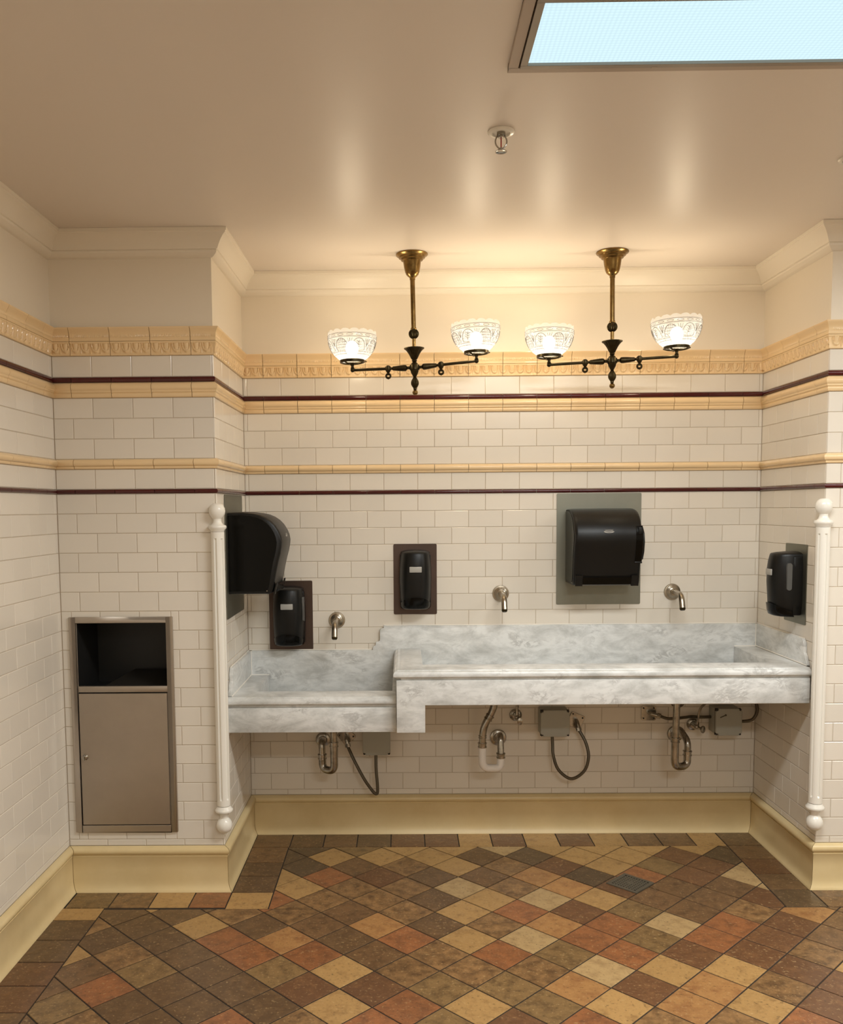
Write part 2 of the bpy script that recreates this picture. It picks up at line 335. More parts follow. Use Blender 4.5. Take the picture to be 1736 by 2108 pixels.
def tiled(i, wall, off, part_t0, part_t1, hole=None, hide=None):
    """all tiles and tile trims of wall i. off = joint position of even rows; parts between part_t0..part_t1, the rest joined"""
    s = SEG[i]; far = Geo(); ft = {M_MAROON: Geo(), M_YEL: Geo()}
    for z0, z1, par in ROWS:
        c = cuts(0, s.L, off + (U / 2 if par else 0))
        for a, b in zip(c, c[1:]):
            rects = [(a, b, z0, z1)]
            if hole:
                x0, x1, y0, y1 = hole; out = []
                if b <= x0 or a >= x1 or z1 <= y0 or z0 >= y1: out = rects
                else:
                    if a < x0: out.append((a, x0, z0, z1))
                    if b > x1: out.append((x1, b, z0, z1))
                    if z0 < y0: out.append((max(a, x0), min(b, x1), z0, y0))
                    if z1 > y1: out.append((max(a, x0), min(b, x1), y1, z1))
                rects = out
            for q in rects:
                if hide and hide(*q): continue
                mid = (q[0] + q[1]) / 2
                put_tile(s, wall, *q, stuff=None if part_t0 <= mid <= part_t1 else far)
    c = cuts(0, s.L, off + U / 2)
    for a, b in zip(c, c[1:]):
        near = part_t0 <= (a + b) / 2 <= part_t1
        a2 = a + (.0010 if a > 0 else 0); b2 = b - (.0010 if b < s.L else 0)
        nt = max(1, int((b - a) / U * 72)); nb = max(1, int((b - a) / U * 104))
        for z0, z1 in LINERS:
            g = trim(s, a2, b2, liner_prof(z0, z1), g=None if near else ft[M_MAROON])
            if near: g.build('liner_tile', M_MAROON, wall)
        for nm, pr, (z0, z1), n_, rel in (('bullnose_tile', P_BULL, BULL, 1, None), ('rail_tile', P_RAIL, RAIL, 1, None), ('egg_and_dart_tile', P_EGG, EGG, nt, egg_relief), ('cornice_tile', P_CORN, CORN, nb, bead_relief)):
            g = trim(s, a2, b2, sc_prof(pr, z0, z1), n_ if near else 1, rel if near else None, g=None if near else ft[M_YEL])
            if near: g.build(nm, M_YEL, wall, angle=50)
    if far.v:
        o = far.build('far_tiles', M_TILE, wall, smooth=False); o['kind'] = 'stuff'
        for m, g in ft.items():
            if g.v: o = g.build('far_trim_tiles', m, wall); o['kind'] = 'stuff'

# ---- walls
LBL = ['long left wall of cream subway tile with buff and maroon bands', 'left pier face with the steel waste bin set into it', 'left side wall of the wash alcove behind the paper dispenser',
       'back wall of the wash alcove in cream subway tile', 'right side wall of the wash alcove holding a soap dispenser', 'right pier face of pale tile at the edge of the picture', 'far right room wall', 'room wall behind the viewer']
BIN = (-.5985 - XL, -.2085 - XL, .249, 1.092)      # recess for the bin in the left pier, (t0,t1,z0,z1)
WALLS = []
for i, s in enumerate(SEG):
    g = Geo()
    if i == 1:
        slab(g, s, 0, BIN[0], 0, ZC, H0, H0 - .02); slab(g, s, BIN[1], s.L, 0, ZC, H0, H0 - .02)
        for z0, z1 in ((0, BIN[2]), (BIN[3], ZC)):
            g.add([wp(s, t, h, z) for z in (z0, z1) for h in (H0, H0 - .02) for t in (BIN[0], BIN[1])], [(0, 1, 3, 2), (4, 6, 7, 5), (0, 4, 5, 1), (2, 3, 7, 6)])
    else:
        slab(g, s, 0, s.L, 0, ZC, H0, H0 - .06 if i in (0, 6, 7) else H0 - .02)
    w = g.build('wall_' + NAMES[i], M_GROUT, smooth=False); struct(w, LBL[i], 'wall'); WALLS.append(w)
    if i != 7:   # painted plaster above the tile
        g = Geo(); slab(g, s, 0, s.L, CORN[1] - .004, ZC, .0005, H0 - .0004); g.build('plaster', M_PLASTER, w, smooth=False)
g = Geo(); slab(g, SEG[7], 0, SEG[7].L, 0, ZC, .0005, H0 - .001); g.build('plaster', M_PLASTER, WALLS[7], smooth=False)
def hide_back(a, b, z0, z1):
    x0, x1 = a - .017, b - .017
    if z0 > .595 and z1 < (.86 if x1 < .55 else .975 if x0 > .62 else .86): return True
    if x0 > 1.41 and x1 < 1.78 and z0 > 1.08 and z1 < 1.57: return True
    return False
tiled(0, WALLS[0], (-.656 + 5.6) % U, 5.6 - 2.05, 9)
tiled(1, WALLS[1], (-.486 - XL) % U, -1, 9, hole=BIN)
tiled(2, WALLS[2], (D - .0045) % U, -1, 9)
tiled(3, WALLS[3], .017, -1, 9, hide=hide_back)
tiled(4, WALLS[4], .0045, -1, 9)
tiled(5, WALLS[5], 2.381 - XRR, -1, .62)
tiled(6, WALLS[6], .05, 9, 10)

# ---- crown moulding, one length per wall
P_CROWN = [(0, 2.464), (.010, 2.466), (.015, 2.470), (.021, 2.474), (.0265, 2.480), (.028, 2.486), (.0265, 2.4895), (.031, 2.491), (.0345, 2.497), (.038, 2.505), (.0435, 2.5145), (.05, 2.524), (.058, 2.533), (.066, 2.539), (.069, 2.541), (.070, 2.5445), (.073, 2.546), (.074, 2.5575), (0, 2.5575)]
for i, s in enumerate(SEG):
    struct(trim(s, 0, s.L, P_CROWN).build('trim_%d' % (i + 1), M_CROWN, angle=28), ['white crown moulding along the long left wall', 'white crown moulding over the left pier', 'white crown moulding on the left side of the alcove', 'white crown moulding along the alcove back wall', 'white crown moulding on the right side of the alcove', 'white crown moulding over the right pier', 'crown moulding on the far right wall', 'crown moulding behind the viewer'][i], 'moulding')
# ---- cove baseboard
P_BASE = [(0, .0005), (.030, .0005), (.0295, .004), (.0245, .011), (.0195, .021), (.0165, .034), (.0155, .05), (.0148, .09), (.0145, .140), (.0162, .1425), (.0162, .1455), (.0128, .1470), (.0128, .1485), (.0185, .1520), (.0222, .158), (.0230, .164), (.0216, .170), (.0178, .175), (.0120, .178), (.006, .181), (.001, .182), (0, .182)]
for i, s in enumerate(SEG):
    struct(trim(s, 0, s.L, P_BASE, gap=.0014).build('baseboard_' + NAMES[i], M_BASE, angle=40),
           ['buff cove baseboard along the long left wall', 'buff cove baseboard under the waste bin pier', 'buff cove baseboard on the left side of the alcove', 'buff cove baseboard along the alcove back wall under the sinks', 'buff cove baseboard on the right side of the alcove', 'buff cove baseboard under the right pier', 'cove baseboard of the far right wall', 'cove baseboard behind the viewer'][i], 'baseboard')
# ---- ceiling
struct(Geo().box(XL - .1, 4.4, -5.7, .1, ZC, ZC + .05).build('ceiling', M_CEIL, smooth=False), 'flat tan gloss-painted ceiling', 'ceiling')

# ---------------------------------------------------------------- floor of diagonal stone-look tiles with a straight border
floor = struct(Geo().box(XL - .1, 4.4, -5.7, .1, -.06, -.0022).build('floor', M_FLGROUT, smooth=False), 'floor of mixed brown tan and terracotta tiles laid on the diagonal', 'floor')
def clip(poly, nx, ny, c):
    """keep nx*x+ny*y <= c"""
    o = []; n = len(poly)
    for i in range(n):
        a, b = poly[i], poly[(i + 1) % n]; da = nx * a[0] + ny * a[1] - c; db = nx * b[0] + ny * b[1] - c
        if da <= 1e-9: o.append(a)
        if (da < -1e-9 and db > 1e-9) or (da > 1e-9 and db < -1e-9):
            t = da / (da - db); o.append((a[0] + (b[0] - a[0]) * t, a[1] + (b[1] - a[1]) * t))
    q = []
    for p in o:
        if not q or math.dist(p, q[-1]) > 1e-5: q.append(p)
    if len(q) > 1 and math.dist(q[0], q[-1]) < 1e-5: q.pop()
    return q if len(q) > 2 else []
def area(p): return .5 * sum(p[i - 1][0] * p[i][1] - p[i][0] * p[i - 1][1] for i in range(len(p)))
def inset(poly, d):
    if area(poly) < 0: poly = poly[::-1]
    xs = [p[0] for p in poly]; ys = [p[1] for p in poly]
    out = list(poly)
    n = len(poly)
    for i in range(n):
        a, b = poly[i], poly[(i + 1) % n]; L = math.dist(a, b)
        if L < 1e-6: continue
        nx, ny = (b[1] - a[1]) / L, -(b[0] - a[0]) / L
        out = clip(out, nx, ny, nx * a[0] + ny * a[1] - d)
        if not out: return []
    return out if abs(area(out)) > 2e-5 else []
def floor_piece(polys, cls, far=None):
    g = Geo(); cx_ = sum(p[0] for p in polys[0]) / len(polys[0]); cy_ = sum(p[1] for p in polys[0]) / len(polys[0]); tilt = random.uniform(-.0003, .0003)
    for poly in polys:
        a = inset(poly, .0025); 
        if not a: continue
        b = inset(a, .0014)
        if not b or len(b) != len(a): b = a
        n = len(a); o = (0, 0) if far is not None else (cx_, cy_)
        vs = [(p[0] - o[0], p[1] - o[1], -.003) for p in a] + [(p[0] - o[0], p[1] - o[1], -.0009 + tilt) for p in a] + [(p[0] - o[0], p[1] - o[1], tilt) for p in b]
        fs = [(k * n + i, k * n + (i + 1) % n, (k + 1) * n + (i + 1) % n, (k + 1) * n + i) for k in (0, 1) for i in range(n)] + [tuple(range(2 * n, 3 * n))]
        (g if far is None else far).add(vs, fs)
    if far is None and g.v:
        me = g.mesh('tile', smooth=False); me.materials.append(M_FLOOR[cls]); place('tile', me, floor, Matrix.Translation((cx_, cy_, 0)))
FC = {10: {-5: 'G', -3: 'O', -1: 'T', 1: 'T', 3: 'L', 5: 'T', 7: 'T', 9: 'T', 11: 'T', 13: 'D'},
      9: {-6: 'G', -4: 'T', -2: 'T', 0: 'T', 2: 'D', 4: 'G', 6: 'T', 8: 'T', 10: 'M', 12: 'G'},
      8: {-5: 'G', -3: 'B', -1: 'S', 1: 'T', 3: 'S', 5: 'M', 7: 'T', 9: 'O', 11: 'M', 13: 'L'},
      7: {-6: 'T', -4: 'R', -2: 'M', 0: 'D', 2: 'B', 4: 'P', 6: 'G', 8: 'R', 10: 'M', 12: 'L'},
      6: {-5: 'T', -3: 'S', -1: 'S', 1: 'L', 3: 'S', 5: 'P', 7: 'M', 9: 'B', 11: 'B', 13: 'L'},
      5: {-6: 'R', -4: 'S', -2: 'S', 0: 'D', 2: 'T', 4: 'L', 6: 'T', 8: 'B', 10: 'B', 12: 'M'},
      4: {-11: 'D', -9: 'D', -7: 'S', -5: 'S', -3: 'B', -1: 'S', 1: 'T', 3: 'R', 5: 'M', 7: 'O', 9: 'B', 11: 'S', 13: 'P', 15: 'B'},
      3: {-12: 'S', -10: 'D', -8: 'T', -6: 'D', -4: 'B', -2: 'P', 0: 'D', 2: 'S', 4: 'P', 6: 'R', 8: 'L', 10: 'R', 12: 'M', 14: 'B'},
      2: {-11: 'D', -9: 'D', -7: 'R', -5: 'P', -3: 'D', -1: 'R', 1: 'T', 3: 'L', 5: 'R', 7: 'O', 9: 'R', 11: 'M', 13: 'B'},
      1: {-12: 'T', -10: 'S', -8: 'D', -6: 'R', -4: 'R', -2: 'B', 0: 'S', 2: 'R', 4: 'O', 6: 'R', 8: 'M', 10: 'M', 12: 'S'},
      0: {-11: 'B', -9: 'O', -7: 'D', -5: 'O', -3: 'T', -1: 'S', 1: 'S', 3: 'S', 5: 'L', 7: 'T', 9: 'T', 11: 'M', 13: 'T'},
      -1: {-12: 'B', -10: 'R', -8: 'D', -6: 'D', -4: 'M', -2: 'M', 0: 'O', 2: 'O', 4: 'P', 6: 'M', 8: 'P', 10: 'S', 12: 'M'},
      -2: {-11: 'O', -9: 'D', -7: 'D', -5: 'D', -3: 'T', -1: 'R', 1: 'T', 3: 'O', 5: 'T', 7: 'P', 9: 'T', 11: 'M'},
      -3: {-12: 'B', -10: 'S', -8: 'D', -6: 'R', -4: 'S', -2: 'R', 0: 'O', 2: 'M', 4: 'R', 6: 'S', 8: 'S', 10: 'R'}}
FX0, FY0, FH = .8113, -1.2634, .1075
BXL, BXN, BXF, BYB, BYP, BXR = -.450, .178, 2.142, -.185, -.803, 4.12
rnd = random.Random(3); KEYS = 'DBOTLRPMGS'
FARF = {k: Geo() for k in FCLS}
DRC = (1.607, -.587); 
for j in range(-40, 11):
    for i in range(-14, 34):
        if (i + j) % 2 == 0: continue
        cx_, cy_ = FX0 + i * FH, FY0 + j * FH
        if cy_ < -5.5 or cx_ > 4.2: continue
        cls = FC.get(j, {}).get(i) or rnd.choice('DBOTTSRPMDB')
        sq = [(cx_ - FH, cy_), (cx_, cy_ - FH), (cx_ + FH, cy_), (cx_, cy_ + FH)]
        nook = clip(clip(clip(sq, 0, 1, BYB), -1, 0, -BXN), 1, 0, BXF)
        main = clip(clip(clip(sq, 0, 1, BYP), -1, 0, -BXL), 1, 0, BXR)
        if cy_ + FH <= BYP: polys = [main]
        elif cy_ - FH >= BYP: polys = [nook]
        elif cx_ - FH >= BXN and cx_ + FH <= BXF: polys = [clip(sq, 0, 1, BYB)]
        else: polys = [main, clip(nook, 0, -1, -BYP + .0021 * 2) if False else clip(nook, 0, -1, -BYP)]
        polys = [p for p in polys if p]
        if not polys: continue
        floor_piece(polys, cls, None if (j >= -7 and i < 17) else FARF[cls])
def rect(x0, x1, y0, y1): return [(x0, y0), (x1, y0), (x1, y1), (x0, y1)]
bx = [.012, .181, .331, .483, .637, .791, .945, 1.096, 1.246, 1.399, 1.552, 1.703, 1.858, 2.007, 2.142, 2.298]
for a, b, k in zip(bx, bx[1:], 'BDBDMMTMTMTBBTD'): floor_piece([rect(a, b, BYB, -.026)], k)
for y0, y1, k in ((-.355, BYB, 'B'), (-.498, -.355, 'D'), (-.655, -.498, 'D'), (BYP, -.655, 'T')): floor_piece([rect(.012, BXN, y0, y1)], k)
for y0, y1, k in ((-.339, BYB, 'B'), (-.494, -.339, 'M'), (-.648, -.494, 'D'), (BYP, -.648, 'G')): floor_piece([rect(BXF, 2.3, y0, y1)], k)
px = [-.606, -.439, -.284, -.131, .012]
for a, b, k in zip(px, px[1:], 'OSTR'): floor_piece([rect(a, b, BYP + .012, -.652)], k)
px = [2.3, 2.456, 2.611, 2.766, 2.921, 3.076, 3.231, 3.386, 3.541, 3.696, 3.851, 4.006, 4.28]
for n_, (a, b) in enumerate(zip(px, px[1:])): floor_piece([rect(a, b, BYP, -.652)], 'BDTMBODTRBDM'[n_])
ly = [-.791, -.892, -1.046, -1.2, -1.35, -1.503] + [-1.503 - .154 * k for k in range(1, 27)]
for n_, (a, b) in enumerate(zip(ly, ly[1:])): 
    k = 'TDDMMBDOTDMBRD'[n_ % 14]; floor_piece([rect(-.612, BXL, b, a)], k, None if n_ < 9 else FARF[k])
for k, g in FARF.items():
    if g.v: o = g.build('far_floor_tiles', M_FLOOR[k], floor, smooth=False); o['kind'] = 'stuff'

# ---- floor drain
t = thing('floor_drain', 'small square dark metal floor drain grate set among the diagonal floor tiles', 'floor drain', (DRC[0], DRC[1], .0008), rz=PI / 4)
h = .0615
Geo().box(-h, h, -h, h, -.002, .0006).build('drain_well', M_HOLE, t, smooth=False)
g = Geo()
for a in (-1, 1):
    g.box(a * h - .007, a * h + .007, -h - .007, h + .007, -.001, .0035); g.box(-h + .007, h - .007, a * h - .007, a * h + .007, -.001, .0035)
g.build('drain_rim', M_DRAIN, t, smooth=False, bevel=.0008, segs=1)
g = Geo(); n = 9; st = 2 * (h - .007) / n
for k in range(1, n):
    q = -h + .007 + st * k; g.box(q - .003, q + .003, -h + .007, h - .007, -.001, .0028); g.box(-h + .007, h - .007, q - .003, q + .003, -.001, .0026)
g.build('drain_grate', M_DRAIN, t, smooth=False)
g = Geo(); g.lathe([(.014, -.001), (.014, .0032), (.004, .0034), (.003, .0020)], 16); g.build('drain_screw', M_DRAIN, t)

# ---------------------------------------------------------------- ceiling fixtures
def troffer(label, x0, y0, k=1.):
    """1 ft by 4 ft recessed fluorescent fixture, corner nearest the alcove at x0,y0"""
    L_, W_ = 1.245, .348
    t = thing('ceiling_light', label, 'ceiling light', (x0 + L_ / 2, y0 - W_ / 2, ZC), group='fluorescent ceiling fixtures'); a, b = L_ / 2, W_ / 2
    def frame(nm, m, o, w, z0, z1, bev):
        g = Geo(); A, B = a - o, b - o
        g.box(-A, A, B - w, B, z0, z1).box(-A, A, -B, -B + w, z0, z1).box(-A, -A + w, -B + w, B - w, z0, z1).box(A - w, A, -B + w, B - w, z0, z1)
        g.build(nm, m, t, smooth=False, bevel=bev, segs=1)
    frame('outer_flange', M_FRAME, 0, .0235, -.012, -.0005, .001); frame('door_frame', M_ALU, .026, .0165, -.016, -.002, .001)
    for sx in (-.45, .45): Geo().box(sx * a - .007, sx * a + .007, b - .030, b - .022, -.0165, -.010).build('door_latch', M_FRAME, t, smooth=False)
    Geo().box(-a + .042, a - .042, -b + .042, b - .042, -.009, -.006).build('prismatic_lens', M_LENS, t, smooth=False)
    ld = bpy.data.lights.new('fluorescent_tubes', 'AREA'); ld.shape = 'RECTANGLE'; ld.size = L_ - .1; ld.size_y = W_ - .1; ld.energy = TROFFER_W * k; ld.color = TROFFER_COL
    lo = bpy.data.objects.new('fluorescent_tubes', ld); COL.objects.link(lo); lo.parent = t; lo.location = (0, 0, -.02)
    return t
troffer('lit fluorescent ceiling fixture with pale blue prismatic lens and metal frame', .957, -1.871)
troffer('added fill light built as a ceiling fixture, unseen beyond the right edge', 3.0, -1.871, .8)  # extra fixture added out of view to brighten the left wall
troffer('added fill light built as a ceiling fixture, unseen behind the viewer', .957, -4.4, 1.0)  # extra fixture added out of view as ambient fill for the dim areas
def sprinkler(label, x, y):
    t = thing('fire_sprinkler', label, 'sprinkler', (x, y, ZC))
    g = Geo(); g.lathe([(.0375, -.0005), (.0375, -.003), (.034, -.0065), (.026, -.008), (.0245, -.0065), (.024, -.003), (.001, -.003)], 28); g.build('escutcheon', M_CAULK, t)
    g = Geo(); g.lathe([(.012, -.003), (.012, -.013), (.0085, -.014), (.0085, -.018), (.001, -.018)], 14); g.build('body', M_CHROME, t)
    g = Geo()
    for s_ in (-1, 1): g.tube(bez([(s_ * .010, 0, -.012), (s_ * .0155, 0, -.024), (s_ * .014, 0, -.036), (s_ * .004, 0, -.049)], 5), .0022, 8)
    g.lathe([(.005, -.052), (.005, -.045), (.002, -.043)], 10); g.build('frame_arms', M_CHROME, t)
    g = Geo(); g.cyl((0, 0, -.044), (0, 0, -.016), .0017, 8); g.build('glass_bulb', M_RED, t)
    g = Geo(); g.lathe([(.004, -.0515), (.013, -.052), (.0165, -.0545), (.0165, -.0555), (.013, -.0535), (.004, -.053)], 24, mod=lambda q, r, z: r * (1 if r < .012 or math.sin(q * 12) > -.2 else .82)); g.build('deflector', M_CHROME, t)
sprinkler('pendent fire sprinkler with red bulb on a white ceiling plate', .982, -1.511)
sprinkler('fire sprinkler at the extreme right edge of the ceiling', 2.064, -1.285)

# ---------------------------------------------------------------- two-arm brass gas-style chandeliers
SH = [(.040, -.002), (.0475, .002), (.058, .010), (.070, .020), (.0805, .032), (.089, .046), (.0955, .062), (.0995, .078), (.1012, .092), (.1008, .106), (.0995, .118)]
def sh_r(h):
    for (r0, h0), (r1, h1) in zip(SH, SH[1:]):
        if h <= h1: return r0 + (r1 - r0) * (h - h0) / (h1 - h0)
    return SH[-1][0]
def shade_mesh():
    g = Geo(); n = 96; vs = []
    prof = SH[:-1]
    for r, h_ in prof:
        for k in range(n): q = 2 * PI * k / n; vs.append((r * math.cos(q), r * math.sin(q), h_))
    for k in range(n):
        q = 2 * PI * k / n; hh = .1115 + .0085 * abs(math.sin(q * 8)) ** .6; r = sh_r(hh); vs.append((r * math.cos(q), r * math.sin(q), hh))
    m = len(prof) + 1
    g.add(vs, [(i * n + k, i * n + (k + 1) % n, (i + 1) * n + (k + 1) % n, (i + 1) * n + k) for i in range(m - 1) for k in range(n)])
    me = g.mesh('glass_shade'); me.materials.append(M_SHADE); return me
def etch_mesh():
    g = Geo()
    def ln(pts, w=.0008):
        w *= 1.35
        P = [(sh_r(h_) * 1.004 * math.cos(q), sh_r(h_) * 1.004 * math.sin(q), h_) for q, h_ in pts]; g.tube(P, w, 4)
    for h_ in (.1015, .0865, .022, .030): ln([(2 * PI * k / 48, h_) for k in range(49)])
    N = 8
    for k in range(N):
        c = 2 * PI * k / N; w = .31
        ln([(c + w * math.cos(PI * a / 12), .036 + .044 * math.sin(PI * a / 12)) for a in range(13)], .001)
        ln([(c + w * math.cos(PI * a / 10), .036 - .003 * math.sin(PI * a / 10)) for a in range(11)], .0008)
        if k % 2:
            for d_ in (-.16, -.08, 0, .08, .16): ln([(c + d_, .036), (c + d_, .036 + .043 * math.sqrt(max(.02, 1 - (d_ / w) ** 2)))], .0006)
            for z_ in (.045, .055, .065, .074): e = w * math.sqrt(max(0, 1 - ((z_ - .036) / .044) ** 2)); ln([(c - e, z_), (c, z_), (c + e, z_)], .0006)
        else:
            ln([(c - .06, .040), (c + .02, .072)], .0008)
            for d_, z_ in ((-.04, .047), (-.02, .055), (0, .063)): ln([(c + d_, z_), (c + d_ - .10, z_ + .008)]); ln([(c + d_, z_), (c + d_ + .11, z_ + .002)])
        b = c + PI / N
        for d_ in (-.10, 0, .10): ln([(b, .050), (b + d_ * .5, .064), (b + d_, .079)], .0009)
        for d_ in (0, PI / N): ln([(c + d_ + .13 * math.cos(2 * PI * a / 12), .094 + .0038 * math.sin(2 * PI * a / 12)) for a in range(13)], .0006)
    me = g.mesh('etched_pattern', smooth=False); me.materials.append(M_ETCH); return me
ME_SHADE, ME_ETCH = shade_mesh(), etch_mesh()
g = Geo(); g.sphere((0, 0, .056), .026, 14, 10, 1.15); ME_BULB = g.mesh('bulb'); ME_BULB.materials.append(M_BULB)
def flute(n, d): return lambda q, r, z: r * (1 - d * (.5 - .5 * math.cos(q * n)))
def chandelier(label, x, y, hub, tilt, yaw, zl, zr):
    """hub = drop of the hub below the ceiling; zl,zr = height of the arm ends relative to the hub"""
    t = thing('chandelier', label, 'chandelier', (x, y, ZC), rot=(0, tilt, yaw), group='brass two-arm chandeliers')
    g = Geo(); g.lathe([(.001, -.0005), (.066, -.0005), (.0665, -.004), (.064, -.007), (.056, -.012), (.054, -.017), (.047, -.020), (.045, -.026), (.038, -.029), (.0365, -.032), (.034, -.052), (.030, -.072), (.025, -.084), (.017, -.092), (.0115, -.096), (.0115, -.104), (.001, -.104)], 40); g.build('canopy', M_BRASS, t)
    zb = -hub + .138
    g = Geo(); g.cyl((0, 0, -.1), (0, 0, zb), .0098, 20); g.lathe([(.012, zb + .024), (.0125, zb + .019), (.011, zb + .016)], 20); g.build('rod', M_BRASS, t)
    g = Geo(); g.lathe([(max(.004, .0215 * math.sin(PI * k / 14)), zb + .0215 * math.cos(PI * k / 14)) for k in range(15)], 72, mod=flute(18, .12)); g.build('fluted_ball', M_DKMETAL, t)
    g = Geo(); g.cyl((0, 0, zb - .015), (0, 0, -hub + .03), .0078, 16); g.build('stem', M_BRASS, t)
    zf = -hub + .081
    g = Geo(); g.lathe([(.002, zf - .003), (.040, zf), (.0425, zf - .001), (.042, zf - .004), (.036, zf - .008), (.029, zf - .016), (.0225, zf - .026), (.0175, zf - .036), (.013, zf - .045), (.0095, zf - .049), (.011, zf - .053), (.008, zf - .058), (.006, zf - .060)], 72, mod=lambda q, r, z: r * (1 - .07 * (.5 - .5 * math.cos(q * 20))) if .012 < r < .041 else r); g.build('flared_cup', M_DKMETAL, t)
    z0 = -hub
    g = Geo(); g.lathe([(.004, z0 + .028), (.009, z0 + .022), (.0145, z0 + .016), (.017, z0 + .010), (.0172, z0 - .008), (.0155, z0 - .010), (.017, z0 - .014), (.015, z0 - .022), (.010, z0 - .031), (.006, z0 - .038), (.008, z0 - .040), (.005, z0 - .042)], 28); g.build('hub', M_DKMETAL, t)
    g = Geo(); zo = z0 - .062
    g.lathe([(.006, zo + .022), (.0105, zo + .016), (.015, zo + .008), (.0165, zo), (.0155, zo - .008), (.0115, zo - .016), (.007, zo - .022), (.0075, zo - .026), (.0045, zo - .031)], 60, mod=lambda q, r, z: r * (1 - .1 * (.5 - .5 * math.cos(q * 14))) if r > .01 else r)
    g.build('pendant_ornament', M_DKMETAL, t)
    g = Geo(); g.sphere((0, 0, zo - .040), .0115, 18, 12); g.build('finial', M_BRASS, t)
    for s_, ze in ((-1, zl), (1, zr)):
        ax = lambda d_: (s_ * d_, 0, z0 + ze * d_ / .258)
        a = bpy.data.objects.new('arm', None)
        R = Matrix.Translation((0, 0, z0)) @ Matrix.Rotation(-math.atan2(ze, .258) * s_, 4, 'Y') @ Matrix.Rotation(s_ * PI / 2, 4, 'Y')
        g = Geo(); g.lathe([(.012, .012), (.012, .018), (.006, .022), (.006, .030), (.010, .033), (.0125, .036), (.013, .044), (.0118, .060), (.009, .084), (.0085, .090), (.005, .094), (.0058, .098), (.0058, .252), (.003, .256)], 24, R, mod=lambda q, r, z: r * (1 - .1 * (.5 - .5 * math.cos(q * 10))) if .037 < z < .083 else r)
        arm = g.build('arm', M_DKMETAL, t)
        g = Geo(); c = Vector(ax(.110)); g.lathe([(.006, .013), (.0105, .009), (.0115, .0), (.010, -.010), (.006, -.016), (.0045, -.02)], 18, Matrix.Translation(c)); 
        g.lathe([(.0075, -.012), (.0075, .012)], 14, Matrix.Translation(c) @ Matrix.Rotation(PI / 2, 4, 'Y'))
        tap = g.build('gas_tap', M_DKMETAL, t)
        g = Geo(); kz = c.z - .030
        g.tube([(c.x + .0088 * math.cos(2 * PI * k / 20), c.y, kz + .0088 * math.sin(2 * PI * k / 20)) for k in range(21)], .0042, 8, cap=False)
        g.box(c.x - .008, c.x + .008, c.y - .002, c.y + .002, kz + .0025, kz + .008).box(c.x - .008, c.x + .008, c.y - .002, c.y + .002, kz - .008, kz - .0035)
        g.cyl((c.x, c.y, kz - .008), (c.x, c.y, kz - .015), .004, 8, .0005); g.build('tap_key', M_DKMETAL, tap)
        e = Vector(ax(.258))
        g = Geo(); g.sphere(e, .0092, 14, 10); g.lathe([(.007, .004), (.0088, .008), (.006, .012), (.006, .018), (.009, .022), (.012, .030), (.006, .036)], 16, Matrix.Translation(e)); g.build('elbow', M_DKMETAL, arm)
        rz_ = e.z + .033
        g = Geo(); g.tube([(e.x + .0475 * math.cos(2 * PI * k / 40), e.y + .0475 * math.sin(2 * PI * k / 40), rz_) for k in range(41)], .0042, 8, cap=False)
        g.lathe([(.0455, rz_ - .003), (.0515, rz_ - .003), (.0515, rz_ + .0075), (.0495, rz_ + .0075), (.0495, rz_ - .001), (.0455, rz_ - .001)], 40, Matrix.Translation((e.x, e.y, 0)), caps=False)
        for k in range(3):
            q = PI / 2 + .3 + 2 * PI * k / 3; g.tube([(e.x + .006 * math.cos(q), e.y + .006 * math.sin(q), e.z + .028), (e.x + .028 * math.cos(q), e.y + .028 * math.sin(q), e.z + .026), (e.x + .047 * math.cos(q), e.y + .047 * math.sin(q), rz_)], .0034, 8)
        gal = g.build('shade_gallery', M_DKMETAL, t)
        for k in range(3):
            q = .35 + 2 * PI * k / 3; g = Geo(); d_ = Vector((math.cos(q), math.sin(q), 0)); p = Vector((e.x, e.y, rz_ + .004)); g.cyl(p + d_ * .049, p + d_ * .060, .0016, 8); g.sphere(p + d_ * .060, .0030, 8, 6); g.build('thumb_screw', M_DKMETAL, gal)
        sh = place('glass_shade', ME_SHADE, t, Matrix.Translation((e.x, e.y, rz_ + .002)) @ Matrix.Rotation(-.02 * s_, 4, 'Y') @ Matrix.Rotation(.4 * s_ + x, 4, 'Z')); sh['label'] = 'frosted etched glass shade with scalloped rim'
        place('etched_pattern', ME_ETCH, sh); 
        bl = place('bulb', ME_BULB, t, Matrix.Translation((e.x, e.y, rz_))); bl['label'] = 'glowing bulb inside the shade'
        g = Geo(); g.lathe([(.013, rz_ - .004), (.013, rz_ + .030), (.010, rz_ + .034)], 14, Matrix.Translation((e.x, e.y, 0))); g.build('lamp_socket', M_CAULK, t)
    return t
chandelier('lit brass two-arm chandelier nearer the waste bin, leaning slightly', .7466, -.312, .461, -.018, 0.0, -.003, .020)
chandelier('lit brass two-arm chandelier above the tall sink, hanging straighter', 1.571, -.312, .441, -.008, -.14, -.006, .008)

